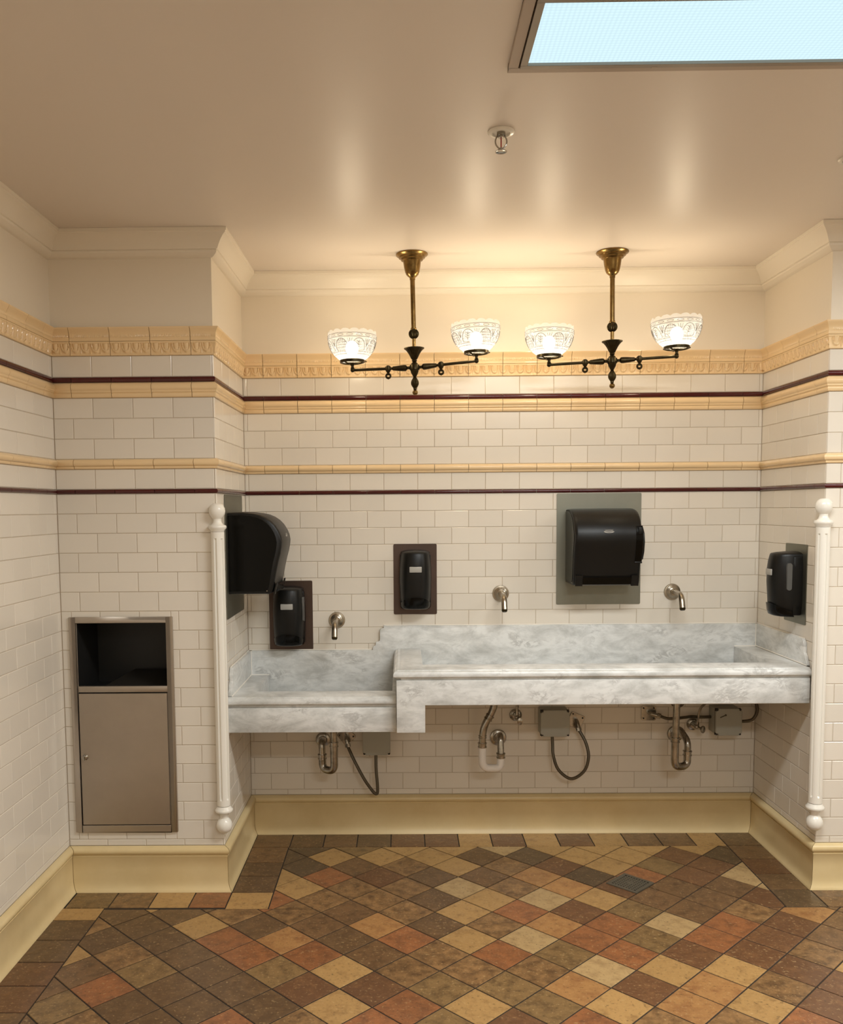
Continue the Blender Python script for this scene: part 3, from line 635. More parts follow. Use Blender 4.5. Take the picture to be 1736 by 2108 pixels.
# ---------------------------------------------------------------- marble sinks
ZL, ZH = .7545, .874
def basin(name, parent, ox0, ox1, oy0, oy1, ix0, ix1, iy0, zt, zb, m):
    g = Geo(); g.prism([(ox0, oy1), (ox0, oy0), (ox1, oy0), (ox1, oy1), (ix1, oy1), (ix1, iy0), (ix0, iy0), (ix0, oy1)], lambda a, b: (a, b, zb), lambda a, b: (a, b, zt))
    g.box(ox0, ox1, oy0, oy1, zb - .02, zb - .0005)
    return g.build(name, m, parent, bevel=.0045, segs=2)
def sweep(pts, prof, g=None):
    """profile (h out to the right of travel, z) along a 2d polyline with mitres, closed ends"""
    P = [Vector(p) for p in pts]; ds = [(b - a).normalized() for a, b in zip(P, P[1:])]; ns = [Vector((d_.y, -d_.x)) for d_ in ds]; g = g or Geo(); n = len(prof); vs = []
    for i, p in enumerate(P):
        m_ = ns[0] if i == 0 else ns[-1] if i == len(P) - 1 else (ns[i - 1] + ns[i]) / (1 + ns[i - 1].dot(ns[i]))
        for h_, z_ in prof: q = p + m_ * h_; vs.append((q.x, q.y, z_))
    k = len(P); fs = [(i * n + j, i * n + (j + 1) % n, (i + 1) * n + (j + 1) % n, (i + 1) * n + j) for i in range(k - 1) for j in range(n)] + [tuple(range(n)), tuple(range((k - 1) * n, k * n))[::-1]]
    return g.add(vs, fs)
def nosing(zt): return [(-.02, zt - .002), (.004, zt - .0005), (.010, zt - .0015), (.0115, zt - .0045), (.016, zt - .0055), (.021, zt - .009), (.0245, zt - .015), (.0255, zt - .021), (.0245, zt - .027), (.021, zt - .0315), (.015, zt - .034), (-.02, zt - .034)]
t = thing('wash_basin', 'lower left marble trough basin beside the black soap dispenser', 'sink', (.33, -.25, .6), group='marble trough basins')
T0 = Vector(t.location)
def at(o):     # keep world placement under an empty standing elsewhere
    o.matrix_local = Matrix.Translation(-Vector(o.parent.location)) @ o.matrix_local; return o
at(basin('basin', t, -.0155, .669, -.497, -.0212, .083, .652, -.393, ZL, .625, M_MARBLE))
at(sweep([(.669, -.497), (-.0155, -.497)][::-1], nosing(ZL)).build('nosing', M_MARBLE, t, angle=25))
at(Geo().box(-.0155, .669, -.510, -.488, .607, .709).build('apron', M_MARBLE, t, bevel=.002))
at(Geo().box(-.0155, .669, -.503, -.488, .7095, .7205).build('shadow_gap', M_MARBLE, t, smooth=False))
g = Geo(); g.lathe([(.024, .002), (.022, .006), (.006, .004), (.001, .002)], 20, Matrix.Translation((.39, -.2, .634))); at(g.build('drain_flange', M_CHROME, t))
t = thing('wash_basin', 'long raised marble trough basin under the two right faucets', 'sink', (1.5, -.28, .72), group='marble trough basins')
at(basin('basin', t, .684, 2.3105, -.560, -.0212, .779, 2.212, -.451, ZH, .745, M_MARBLE))
at(sweep([(.684, -.022), (.684, -.560), (2.3105, -.560)][::1], nosing(ZH)).build('nosing', M_MARBLE, t, angle=25))
g = Geo(); g.prism([(.671, .620), (.785, .620), (.785, .731), (2.3105, .731), (2.3105, .832), (.671, .832)], lambda a, b: (a, -.577, b), lambda a, b: (a, -.557, b)); at(g.build('apron', M_MARBLE, t, bevel=.002))
g = Geo(); g.box(.690, 2.3105, -.570, -.557, .8325, .8400).box(.6715, .69, -.5565, -.0212, .620, .8400); at(g.build('end_panel', M_MARBLE, t, smooth=False))
for dx in (1.1, 1.905):
    g = Geo(); g.lathe([(.024, .002), (.022, .006), (.006, .004), (.001, .002)], 20, Matrix.Translation((dx, -.2, .754))); at(g.build('drain_flange', M_CHROME, t))
# backsplash: one slab stepping up with an ogee
og = [(.610, .977), (.610, .968), (.606, .9665), (.601, .9665), (.595, .962), (.5925, .956), (.5925, .914), (.590, .907), (.585, .9045), (.576, .9045), (.5735, .900), (.5725, .890), (.569, .885), (.563, .8835), (.560, .879), (.559, .866)]
g = Geo(); g.prism([(.0, .645), (.6705, .645), (.6705, .75), (2.3105, .75), (2.3105, .977)] + og + [(.0, .866)], lambda a, b: (a, -.0208, b), lambda a, b: (a, -.0006, b))
tag(g.build('backsplash', M_MARBLE, bevel=.0018, segs=2), 'stepped grey-veined marble backsplash along the alcove back wall', 'backsplash')
M_SEAL = pbr('white_caulk', (240, 234, 224), .5)
def caulk(parent, *pts):
    P = [Vector(p) for p in pts]
    if parent.location.length: P = [p - parent.location for p in P]
    Geo().tube(P, .0024, 6).build('caulk_line', M_SEAL, parent)
bs = bpy.data.objects['backsplash']
caulk(bs, (.612, -.0036, .9785), (2.318, -.0036, .9785)); caulk(bs, (-.010, -.0036, .8675), (.557, -.0036, .8675)); caulk(bs, (2.214, -.0215, ZH + .0005), (2.309, -.0215, ZH + .0005)); caulk(bs, (.0, -.0215, ZL + .0005), (.082, -.0215, ZL + .0005))
def side_splash(label, x0, x1, zt, zb, yb, yt):
    prof = [(-.0212, zb), (-.0212, zt), (yt, zt), (yt - .004, zt - .006), (yt - .012, zt - .016), (yt - .016, zt - .030), (yt - .016, zt - .054), (yt - .021, zt - .062), (yt - .029, zt - .066), (yt - .031, zt - .078), (yt - .037, zt - .086), (yt - .044, zt - .094), (yt - .046, zb)]
    g = Geo(); g.prism(prof, lambda a, b: (x0, a, b), lambda a, b: (x1, a, b)); o = tag(g.build('side_splash', M_MARBLE, bevel=.002), label, 'backsplash', 'marble side splashes'); xi, xo = (x1, x0) if x0 < 1 else (x0, x1)
    xo += .0036 if x0 < 1 else -.0036; caulk(o, (xo, -.006, zt + .0012), (xo, yt, zt + .0012)); caulk(o, (xi, -.022, zb + .001), (xi, yt - .044, zb + .001)); caulk(o, (xi, -.0218, zb + .002), (xi, -.0218, zt))
side_splash('marble side splash with scrolled front edge left of the low basin', -.0165, -.0004, .866, ZL + .0005, 0, -.452)
side_splash('marble side splash with scrolled front edge right of the raised basin', 2.3112, 2.3245, .977, ZH + .0005, 0, -.494)

# ---------------------------------------------------------------- faucets
def faucet(label, x, z):
    t = thing('faucet', label, 'faucet', (x, 0, z), group='wall faucets')
    R = Matrix.Rotation(PI / 2, 4, 'X')    # lathe z axis -> -y out of the wall
    g = Geo(); g.lathe([(.0375, .0004), (.0378, .004), (.036, .0075), (.030, .0085), (.0285, .0115), (.0265, .0125), (.0255, .017), (.022, .019), (.0205, .024), (.0165, .026), (.0155, .032), (.001, .032)], 36, R); g.build('wall_flange', M_NICKEL, t)
    path = fillet([(0, -.028, .003), (0, -.138, -.001), (0, -.158, -.058)], .05, 10)
    g = Geo(); g.tube(path, [.0115 + .0018 * k / (len(path) - 1) for k in range(len(path))], 18); g.build('spout', M_NICKEL, t)
    e = path[-1]; d_ = (path[-1] - path[-2]).normalized()
    g = Geo(); g.tube([e - d_ * .001, e + d_ * .005, e + d_ * .010], [.0128, .0128, .0095], 18); g.build('aerator', M_DKMETAL, t)
faucet('nickel wall faucet over the low left basin', .395, 1.004)
faucet('nickel wall faucet between the centre soap dispenser and the towel dispenser', 1.148, 1.122)
faucet('nickel wall faucet right of the towel dispenser', 1.932, 1.124)

# ---------------------------------------------------------------- dispensers
def plate(nm, label, m, w, hgt, place_m, group):
    g = Geo(); r = .006; pts = []
    for cx_, cz_, a0 in ((w / 2 - r, -hgt / 2 + r, -PI / 2), (w / 2 - r, hgt / 2 - r, 0), (-w / 2 + r, hgt / 2 - r, PI / 2), (-w / 2 + r, -hgt / 2 + r, PI)):
        for k in range(5): q = a0 + k * PI / 8; pts.append((cx_ + r * math.cos(q), cz_ + r * math.sin(q)))
    g.prism(pts, lambda a, b: (a, -.0032, b), lambda a, b: (a, -.0004, b)); o = g.build(nm, m, smooth=False); o.matrix_local = place_m; return tag(o, label, 'metal plate', group)
def pm(x, y, z, rz): return Matrix.Translation((x, y, z)) @ Matrix.Rotation(rz, 4, 'Z')
# towel dispenser: local x along the wall, -y out of the wall, origin at lower centre on the wall
TP = [(.000, .334), (.060, .336), (.105, .331), (.135, .324), (.158, .314), (.178, .300), (.196, .281), (.209, .260), (.218, .238), (.222, .216), (.220, .194), (.214, .166), (.205, .134), (.196, .094), (.190, .062), (.182, .020), (.176, .006), (.164, .000), (.000, .000)]
def towel(label, m, lever):
    t = thing('towel_dispenser', label, 'paper towel dispenser', group='black towel dispensers'); t.matrix_local = m
    w = .145
    g = Geo()
    def section(x, k, dz=0): return [(x, -.0034 - max(0, d_) * k, z_ * (1 - dz) + dz * .168) for d_, z_ in TP]
    n = len(TP); secs = [section(-w, .955, .02), section(-w + .004, .985, .008), section(-w + .014, 1, 0), section(0, 1.012, -.006), section(w - .014, 1, 0), section(w - .004, .985, .008), section(w, .955, .02)]
    for s_ in secs: g.v += s_
    for i in range(len(secs) - 1): g.f += [(i * n + j, i * n + (j + 1) % n, (i + 1) * n + (j + 1) % n, (i + 1) * n + j) for j in range(n)]
    g.f += [tuple(range(n))[::-1], tuple(range((len(secs) - 1) * n, len(secs) * n))]
    g.build('cover', M_BLACK, t, angle=40)
    for s_ in (-1, 1):
        if lever and s_ > 0: continue
        g = Geo(); pr = [(-.0036 - d_ * .90, .168 + (z_ - .168) * .93) for d_, z_ in TP]
        g.prism(pr, lambda a, b: (s_ * (w - .001), a, b), lambda a, b: (s_ * (w + .0022), a, b)); g.build('side_panel', M_BLACKG, t, bevel=.001, segs=1)
    g = Geo(); g.prism([(-.182, .001), (-.192, .036), (-.199, .038), (-.194, .006)], lambda a, b: (-.105, a, b), lambda a, b: (.105, a, b)); g.build('paper_slot', M_BLACKG, t, smooth=False)
    g = Geo(); g.prism([(-.184, -.001), (-.196, .046), (-.201, .046), (-.190, -.001)], lambda a, b: (-.138, a, b), lambda a, b: (-.106, a, b)); g.build('slot_cheek', M_BLACK, t, smooth=False); g = Geo(); g.prism([(-.184, -.001), (-.196, .046), (-.201, .046), (-.190, -.001)], lambda a, b: (.106, a, b), lambda a, b: (.138, a, b)); g.build('slot_cheek', M_BLACK, t, smooth=False)
    g = Geo(); n_ = 24
    def oval(rx, rz, zc, dy): return [(rx * math.cos(2 * PI * k / n_), -.2235 - dy, zc + rz * math.sin(2 * PI * k / n_)) for k in range(n_ + 1)]
    g.tube(oval(.0215, .0052, .237, .0012), .0010, 6, cap=False); g.build('badge_ring', M_BADGE, t)
    g = Geo(); g.box(-.018, .018, -.2252, -.222, .2345, .2385).box(-.016, .016, -.2252, -.2222, .2425, .2435).box(-.019, .019, -.2246, -.222, .2460, .2466); g.build('badge_lettering', M_BADGE, t, smooth=False)
    if lever:
        seg = [(d_, z_) for d_, z_ in TP if .10 < z_ < .275]
        def strip(nm, xa, xb, o0, o1, m_, sg):
            g = Geo(); pr = [(-.0034 - d_ * 1.0 - o1, z_) for d_, z_ in sg] + [(-.0034 - d_ * 1.0 - o0, z_) for d_, z_ in sg[::-1]]
            g.prism(pr, lambda a, b: (xa, a, b), lambda a, b: (xb, a, b)); return g.build(nm, m_, t, bevel=.0012, segs=1)
        strip('lever_recess', .117, .1475, -.02, .0018, M_BLACKG, [(.2085, .262)] + seg[1:] + [(.200, .105)])
        g = Geo(); g.prism([(-.07, .255), (-.12, .262), (-.170, .256), (-.196, .232), (-.205, .190), (-.196, .145), (-.175, .112), (-.12, .098), (-.07, .10)], lambda a, b: (w - .003, a, b), lambda a, b: (w + .017, a, b)); lv = g.build('lever', M_BLACK, t, bevel=.006)
        g = Geo(); g.box(.128, .140, -.2275, -.2200, .225, .255); g.build('lever_notch', M_BLACK, lv, bevel=.002)
        Geo().box(.116, w + .004, -.206, -.150, .098, .106).build('lever_step', M_BLACK, t, bevel=.002)
    else:
        g = Geo(); g.lathe([(.0032, 0), (.0032, .004), (.001, .0045)], 12, Matrix.Translation((w * .1, -.2225, .214)) @ Matrix.Rotation(PI / 2, 4, 'X')); g.build('lock', M_BLACKG, t)
    g = Geo(); g.lathe([(.0022, 0), (.0022, .003)], 10, Matrix.Translation((-w - .001, -.160, .014)) @ Matrix.Rotation(-PI / 2, 4, 'Y')); g.build('hinge_pin', M_CHROME, t)
    return t
plate('mounting_plate', 'satin steel plate behind the right towel dispenser', M_STEEL2, .384, .507, pm(1.594, 0, 1.3225, 0), 'steel mounting plates')
towel('black lever towel dispenser on the back wall between two faucets', pm(1.590, 0, 1.170, 0), True)
RL = PI / 2     # left return wall faces +x: local -y -> +x
plate('mounting_plate', 'steel plate behind the left towel dispenser by the white post', M_STEEL2, .384, .507, pm(XLR + .0014, -.295, 1.3225, RL), 'steel mounting plates')
towel('black towel dispenser seen from the side on the left alcove wall', pm(XLR + .0012, -.302, 1.168, RL), False)

def soap(label, m, window):
    """liquid soap dispenser; origin lower centre on the wall, -y out"""
    t = thing('soap_dispenser', label, 'soap dispenser', group='black soap dispensers'); t.matrix_local = m
    H = .268
    def sect(z, w, dp, k=2.6, n=20):
        pts = []
        for i in range(n + 1):
            q = PI * i / n; c, s_ = math.cos(q), math.sin(q)
            pts.append((w * math.copysign(abs(c) ** (2 / k), c), -.0034 - dp * (abs(s_) ** (2 / k)), z))
        return pts
    rows = [(.010, .060, .090), (.016, .0655, .0975), (.045, .0705, .1035), (.09, .0725, .106), (.14, .0735, .110), (.19, .0725, .110), (.225, .0695, .106), (.247, .0668, .101), (.2545, .0655, .0985), (.2575, .0635, .095), (.2615, .050, .076), (.2645, .03, .046), (.2655, .010, .018)]
    g = Geo(); n = 21
    for z, w, dp in rows: g.v += sect(z, w, dp)
    for i in range(len(rows) - 1): g.f += [(i * n + j, i * n + (j + 1) % n, (i + 1) * n + (j + 1) % n, (i + 1) * n + j) for j in range(n)]
    g.f += [tuple(range(n))[::-1], tuple(range((len(rows) - 1) * n, len(rows) * n))]
    g.build('cover', M_BLACK, t, angle=55)
    g = Geo(); g.box(-.070, .070, -.040, -.0034, .006, .246); g.build('back_housing', M_BLACK, t, bevel=.006)
    # arched push bar
    g = Geo(); n2 = 14; vs = []
    for z_, dp, kk in ((0, .088, .95), (.006, .1005, 1), (.022, .1070, 1), (.052, .1110, 1)):
        for i in range(n2 + 1):
            q = PI * (.07 + .86 * i / n2); arch = math.sin(q); zz = z_ if z_ < .02 else .008 + (z_ - .008) * (.08 + .98 * arch)
            vs.append((.0690 * math.copysign((abs(math.cos(q)) / math.cos(PI * .07)) ** .77, math.cos(q)) * kk, -.0034 - dp * (abs(math.sin(q)) ** .77), zz))
    m_ = n2 + 1
    g.add(vs, [(i * m_ + j, i * m_ + j + 1, (i + 1) * m_ + j + 1, (i + 1) * m_ + j) for i in range(3) for j in range(n2)] + [tuple(range(m_))[::-1], tuple(range(3 * m_, 4 * m_))])
    g.build('push_bar', M_BLACKG, t, angle=50)
    g = Geo(); g.box(-.0275, .0275, -.1150, -.106, .168, .194); g.build('name_label', M_BADGE, t, bevel=.003, segs=2)
    if window:
        for s_ in ((-1,) if window == 1 else (1,)):
            g = Geo(); pts = [(.0105 * math.cos(2 * PI * k / 20), (.045 if math.sin(2 * PI * k / 20) >= 0 else -.045) + .0105 * math.sin(2 * PI * k / 20)) for k in range(20)]
            g.prism(pts, lambda a, b: (s_ * .064, -.057 + a, .165 + b), lambda a, b: (s_ * .0738, -.057 + a, .165 + b)); g.build('sight_window', M_WINDOW, t)
    return t
plate('mounting_plate', 'dark steel plate behind the centre soap dispenser', M_STEEL3, .198, .323, pm(.7565, 0, 1.190, 0), 'steel mounting plates')
soap('black soap dispenser at the centre of the back wall', pm(.757, 0, 1.060, 0), 0)
plate('mounting_plate', 'dark steel plate behind the lowest soap dispenser over the low basin', M_STEEL3, .200, .319, pm(.184, 0, 1.0275, 0), 'steel mounting plates')
soap('black soap dispenser standing lowest, over the low left basin', pm(.178, 0, .897, 0), 2)
RRW = -PI / 2
plate('mounting_plate', 'steel plate behind the soap dispenser on the right alcove wall', M_STEEL2, .202, .326, pm(XRR, -.391, 1.193, RRW), 'steel mounting plates')
soap('black soap dispenser with grey sight window on the right alcove wall', pm(XRR, -.388, 1.060, RRW), 2)

# ---------------------------------------------------------------- white turned corner posts
def post(label, x, y, ph):
    t = thing('corner_post', label, 'post', (x, y, .232), group='white fluted corner posts'); z0 = .232
    def fl(q, r, z):
        if not .375 - z0 < z < 1.405 - z0: return r
        d_ = abs((q - ph + PI / 6) % (PI / 3) - PI / 6)
        return r - .0048 * math.sqrt(max(0, 1 - (d_ / .19) ** 2))
    rows = [(.0262, .350 - z0), (.0262, .366 - z0)] + [(.0262, z - z0) for z in (.374, .380, .39, .6, .9, 1.2, 1.392, 1.400, 1.406)] + [(.0262, 1.43 - z0)]
    g = Geo(); g.lathe(rows, 180, mod=fl); g.build('fluted_shaft', M_CAULK, t, angle=30)
    def fin(s_, zc):   # s_=+1 upward finial above zc
        pr = [(.0262, -.012), (.028, -.006), (.0345, .001), (.0355, .006), (.0335, .011), (.024, .015), (.0185, .021), (.0155, .030), (.0165, .037), (.0235, .044), (.0295, .054), (.0315, .066), (.0300, .078), (.0240, .089), (.0145, .0955), (.001, .097)]
        g = Geo(); g.lathe([(r, zc - z0 + s_ * z) for r, z in pr], 40); g.build('ball_finial', M_CAULK, t)
    fin(1, 1.443); fin(-1, .336)
post('white fluted post with ball ends on the corner beside the waste bin', -.015, -.640, math.radians(-40))
post('white fluted post with ball ends on the right alcove corner', 2.314, -.640, math.radians(-27))

# ---------------------------------------------------------------- recessed steel waste bin
t = thing('waste_receptacle', 'recessed stainless steel waste bin with open mouth and locked door', 'waste bin', (-.4035, -D, .24))
def W(o): o.matrix_local = Matrix.Translation(-Vector(t.location)) @ o.matrix_local; return o
x0, x1, z0, z1 = -.607, -.2005, .240, 1.101; fy0, fy1 = -D - .009, -D + .004
g = Geo(); fwid = .026
g.box(x0, x0 + fwid, fy0, fy1, z0, z1).box(x1 - fwid, x1, fy0, fy1, z0, z1).box(x0 + fwid, x1 - fwid, fy0, fy1, z1 - .024, z1).box(x0 + fwid, x1 - fwid, fy0, fy1, z0, z0 + .028)
W(g.build('frame', M_STEEL, t, bevel=.0015, segs=1))
g = Geo(); g.box(x0 + .027, x1 - .027, fy0 + .003, fy1 + .006, .803, .8275); W(g.build('cross_rail', M_STEEL, t, bevel=.002))
g = Geo(); g.box(x0 + .0285, x1 - .0285, fy0 + .001, fy1, .2705, .7985); d_ = W(g.build('door', M_STEEL, t, bevel=.0015, segs=1))
g = Geo(); Rm = Matrix.Translation((-.560, fy0 + .001, .545)) @ Matrix.Rotation(PI / 2, 4, 'X')
g.lathe([(.0125, 0), (.0125, .003), (.0095, .0045), (.0095, .008), (.007, .0095), (.001, .0095)], 20, Rm); g.box(-.5615, -.5585, fy0 - .016, fy0 - .008, .535, .555)
lk = g.build('lock', M_CHROME, d_); 
g = Geo(); a, b = x0 + .027, x1 - .027; yb = -D + .24
g.add([(a, fy1, .8), (b, fy1, .8), (b, fy1, 1.077), (a, fy1, 1.077), (a, yb, .8), (b, yb, .8), (b, yb, 1.077), (a, yb, 1.077)], [(0, 4, 5, 1), (4, 7, 6, 5), (7, 3, 2, 6), (0, 3, 7, 4), (1, 5, 6, 2)])
W(g.build('liner', M_DARK, t, smooth=False))
g = Geo(); g.prism([(a + .07, fy1 + .004), (b - .003, fy1 + .004), (b - .003, yb - .02), (a + .16, yb - .02)], lambda p, q: (p, q, .8045 + (q - fy1) * .22), lambda p, q: (p, q, .808 + (q - fy1) * .22)); W(g.build('chute_lip', M_BOXD, t, smooth=False))
g = Geo(); g.box(a + .003, b - .003, fy1, fy1 + .004, .268, .80); W(g.build('door_backing', M_DARK, t, smooth=False))

# ---------------------------------------------------------------- plumbing under the basins
def K(o): o.matrix_local = Matrix.Translation(-Vector(o.parent.location)) @ o.matrix_local; return o
def nut(t, p, axis, r, w=.022):
    g = Geo(); p = Vector(p); d_ = Vector(axis).normalized(); g.tube([p - d_ * w / 2, p - d_ * w * .3, p - d_ * w * .29, p + d_ * w * .29, p + d_ * w * .3, p + d_ * w / 2], [r * 1.18, r * 1.18, r * 1.06, r * 1.06, r * 1.2, r * 1.2], 14); K(g.build('slip_nut', M_CHROME, t))
def flange(g, p, r): g.lathe([(r, .0005), (r, .004), (r * .92, .009), (r * .72, .012), (r * .6, .013), (r * .55, .018), (r * .3, .018)], 28, Matrix.Translation(p) @ Matrix.Rotation(PI / 2, 4, 'X'))
R0 = .0150; R1 = .0170
t = thing('sink_trap', 'chrome drain trap under the low left basin', 'drain pipe', (.386, -.2, .61), group='sink drain traps')
g = Geo(); g.cyl((.388, -.20, .6035), (.389, -.20, .46), R0); K(g.build('tailpiece', M_CHROME, t))
g = Geo(); g.tube(fillet([(.389, -.20, .475), (.389, -.20, .352), (.335, -.165, .352), (.333, -.163, .408)], [.032, .032], 10), R1, 18); K(g.build('trap_bend', M_CHROME, t))
g = Geo(); g.tube(fillet([(.333, -.163, .405), (.331, -.160, .482), (.324, -.002, .446)], .035, 10), R0, 18); K(g.build('wall_arm', M_CHROME, t))
nut(t, (.389, -.20, .474), (0, 0, 1), R1); nut(t, (.333, -.163, .409), (0, 0, 1), R1)
g = Geo(); flange(g, (.323, 0, .445), .034); K(g.build('wall_flange', M_CHROME, t))
t = thing('sink_trap', 'drain trap with a white plastic bend under the raised basin', 'drain pipe', (1.1, -.2, .74), group='sink drain traps')
g = Geo(); g.tube(fillet([(1.101, -.20, .7235), (1.101, -.20, .635), (1.049, -.20, .548), (1.046, -.20, .46)], [.05, .05], 8), R0 * 1.05, 18); K(g.build('tailpiece', M_CHROME, t))
nut(t, (1.076, -.20, .592), (.052, 0, .087), R0 * 1.12); nut(t, (1.047, -.20, .505), (0, 0, 1), R0 * 1.05, .012); nut(t, (1.046, -.20, .468), (0, 0, 1), R1); nut(t, (1.132, -.165, .410), (0, 0, 1), R1)
o = K(Geo().tube(fillet([(1.046, -.20, .468), (1.046, -.20, .364), (1.130, -.166, .352), (1.132, -.165, .408)], [.035, .045], 10), R1, 18).build('trap_bend', M_PVC, t)); o['label'] = 'white plastic trap bend'
g = Geo(); g.tube(fillet([(1.132, -.165, .408), (1.131, -.150, .500), (1.136, -.002, .452)], .035, 10), R0, 18); K(g.build('wall_arm', M_CHROME, t))
g = Geo(); flange(g, (1.137, 0, .450), .0385); K(g.build('wall_flange', M_CHROME, t))
t = thing('sink_trap', 'chrome drain trap nearest the right alcove wall', 'drain pipe', (1.9, -.2, .74), group='sink drain traps')
g = Geo(); g.cyl((1.903, -.20, .7235), (1.897, -.20, .47), R0); K(g.build('tailpiece', M_CHROME, t))
g = Geo(); g.tube(fillet([(1.897, -.20, .485), (1.896, -.20, .362), (1.960, -.172, .362), (1.961, -.170, .418)], [.034, .034], 10), R1, 18); K(g.build('trap_bend', M_CHROME, t))
g = Geo(); g.tube(fillet([(1.961, -.170, .415), (1.963, -.168, .470), (1.945, -.10, .512), (1.958, -.002, .470)], [.03, .03], 10), R0, 18); K(g.build('wall_arm', M_CHROME, t))
nut(t, (1.897, -.20, .486), (0, 0, 1), R1); nut(t, (1.961, -.170, .418), (0, 0, 1), R1)
g = Geo(); flange(g, (1.958, 0, .463), .0385); K(g.build('wall_flange', M_CHROME, t))
def stop_valve(label, x, z, key, riser):
    t = thing('stop_valve', label, 'valve', (x, 0, z), group='supply stop valves')
    g = Geo(); flange(g, (0, 0, 0), .029); g.build('wall_flange', M_CHROME, t)
    g = Geo(); g.cyl((0, -.012, 0), (0, -.062, 0), .0095, 14); g.sphere((0, -.055, 0), .0125, 14, 8); g.build('valve_body', M_CHROME, t)
    g = Geo(); g.tube(bez([(0, -.055, .005)] + riser, 8), .0058, 10); g.build('supply_riser', M_CHROME, t)
    g = Geo(); c = Vector((key[0], -.082, key[1])); g.cyl((0, -.06, 0), c, .0062, 10); Rk = Matrix.Translation(c) @ Matrix.Rotation(PI / 2, 4, 'X') @ Matrix.Rotation(key[2], 4, 'Y')
    g.lathe([(.001, -.004), (.016, -.004), (.0175, -.001), (.0165, .003), (.0055, .0055), (.0045, .004), (.001, .004)], 22, Rk @ Matrix.Scale(.74, 4, (1, 0, 0))); g.build('oval_handle', M_CHROME, t)
stop_valve('chrome stop valve next to the middle grey control box', 1.218, .556, (.010, -.012, .1), [(0, -.056, .04), (-.002, -.06, .10), (-.002, -.07, .165)])
stop_valve('chrome stop valve with oval handle left of the right grey control box', 2.038, .508, (.020, -.006, .5), [(.004, -.058, .035), (.012, -.07, .09), (.040, -.095, .135), (.052, -.11, .205)])
def control_box(label, x0, x1, z0, z1, yf, extra=None):
    t = thing('control_box', label, 'control box', ((x0 + x1) / 2, 0, z0), group='grey faucet control boxes'); c = (x0 + x1) / 2; w = (x1 - x0) / 2; h_ = z1 - z0
    Geo().box(-w + .003, w - .003, yf + .022, -.0005, .003, h_ - .003).build('box_body', M_BOX, t, bevel=.003)
    Geo().box(-w + .001, w - .001, yf + .017, yf + .0215, .001, h_ - .001).build('gasket', M_BOXD, t, smooth=False)
    g = Geo(); k = .013
    g.prism([(-w + k, 0), (w - k, 0), (w - k, k * .6), (w, k), (w, h_ - k), (w - k, h_ - k * .6), (w - k, h_), (-w + k, h_), (-w + k, h_ - k * .6), (-w, h_ - k), (-w, k), (-w + k, k * .6)], lambda a, b: (a, yf, b), lambda a, b: (a, yf + .0165, b)); g.build('cover', M_BOX, t, bevel=.0018, segs=1)
    for sx in (-1, 1):
        for zz in (.006, h_ - .006):
            g = Geo(); g.lathe([(.0052, 0), (.0052, .010), (.001, .010)], 10, Matrix.Translation((sx * (w - .0065), yf + .016, zz)) @ Matrix.Rotation(PI / 2, 4, 'X')); g.build('corner_screw', M_BOXD, t)
    return t
control_box('grey faucet control box under the low basin', .511, .637, .388, .560, -.075)
control_box('grey faucet control box in the middle under the raised basin', 1.320, 1.452, .475, .597, -.095)
t = control_box('grey faucet control box in the right corner under the raised basin', 2.108, 2.226, .478, .602, -.105)
g = Geo(); g.cyl((-.040, -.107, .084), (-.018, -.107, .094), .0022, 8); g.sphere((-.016, -.107, .095), .0045, 8, 6); g.build('cable_tie', M_HOSE, t)
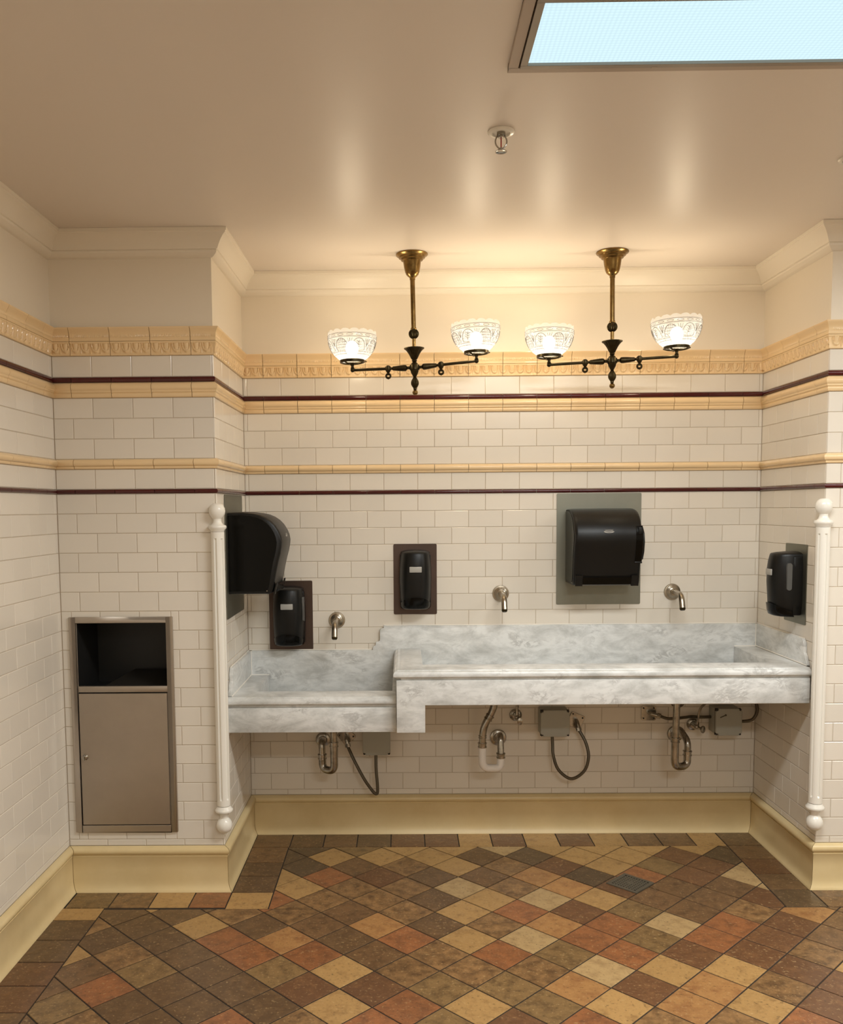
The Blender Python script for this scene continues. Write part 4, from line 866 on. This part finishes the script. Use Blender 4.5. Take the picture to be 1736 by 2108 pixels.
def wall_plate(label, x, z, w, rot_, elbow):
    t = thing('conduit_plate', label, 'wall plate', (x, 0, z), group='conduit wall plates')
    g = Geo(); h_ = w / 2; r = .008; pts = []
    for sx, sz, a0 in ((1, -1, -PI / 2), (1, 1, 0), (-1, 1, PI / 2), (-1, -1, PI)):
        for k in range(4): q = a0 + k * PI / 6; pts.append((sx * (h_ - r) + r * math.cos(q), sz * (h_ - r) + r * math.sin(q)))
    cr, sr = math.cos(rot_), math.sin(rot_); pts = [(a * cr - b * sr, a * sr + b * cr) for a, b in pts]
    g.prism(pts, lambda a, b: (a, -.006, b), lambda a, b: (a, -.0005, b)); g.build('plate', M_CHROME, t, smooth=False, bevel=.001, segs=1)
    for sx in (-1, 1):
        for sz in (-1, 1):
            a, b = sx * (h_ - .010), sz * (h_ - .010); g = Geo(); g.lathe([(.0042, 0), (.0036, .003), (.001, .003)], 10, Matrix.Translation((a * cr - b * sr, -.006, a * sr + b * cr)) @ Matrix.Rotation(PI / 2, 4, 'X')); g.build('screw', M_BOXD, t)
    g = Geo(); g.tube(fillet([(0, -.004, .004)] + elbow, .016, 6), .0095, 14); e = Vector(elbow[-1]); d_ = (e - Vector(elbow[-2])).normalized(); g.tube([e - d_ * .006, e - d_ * .005, e + d_ * .010, e + d_ * .011], [.010, .013, .013, .009], 8); g.build('elbow_fitting', M_CHROME, t)
wall_plate('tilted conduit wall plate beside the low basin trap', .432, .462, .066, .7, [(.0, -.040, .004), (.008, -.048, -.032)])
wall_plate('tilted conduit wall plate beside the middle control box', 1.496, .528, .068, -.42, [(.0, -.036, .004), (.006, -.046, -.028)])
wall_plate('square conduit wall plate left of the rightmost trap', 1.8325, .561, .068, 0, [(.002, -.034, .004), (.034, -.044, -.004)])
def hose(label, pts, r=.0072, n=8):
    P = bez(pts, n); tag(Geo().tube(P, r, 10).build('flexible_conduit', M_HOSE), label, 'conduit', 'flexible metal conduits')
hose('flexible conduit hanging in a sharp V under the low basin', [(.441, -.052, .424), (.470, -.07, .365), (.515, -.085, .283), (.549, -.085, .232), (.566, -.085, .2135), (.5765, -.085, .218), (.576, -.08, .26), (.571, -.07, .32), (.570, -.055, .387)])
hose('flexible conduit hanging in a wide loop from the middle control box', [(1.503, -.050, .494), (1.530, -.07, .44), (1.540, -.085, .38), (1.523, -.09, .32), (1.480, -.09, .2835), (1.443, -.09, .285), (1.400, -.085, .325), (1.381, -.075, .385), (1.380, -.062, .43), (1.379, -.055, .474)])
hose('flexible conduit running behind the rightmost trap to the stop valve', [(1.873, -.045, .556), (1.905, -.06, .548), (1.945, -.07, .552), (1.985, -.055, .552), (2.02, -.032, .550), (2.066, -.035, .548), (2.110, -.03, .548)])
hose('flexible conduit curling up at the right end of the right control box', [(2.224, -.06, .536), (2.250, -.07, .536), (2.283, -.08, .548), (2.300, -.085, .585), (2.292, -.09, .625), (2.262, -.095, .66)])
hose('flexible conduit looped up behind the rightmost tailpiece', [(1.905, -.11, .715), (1.898, -.11, .655), (1.915, -.11, .622), (1.945, -.11, .618), (1.966, -.11, .648), (1.972, -.11, .71)])
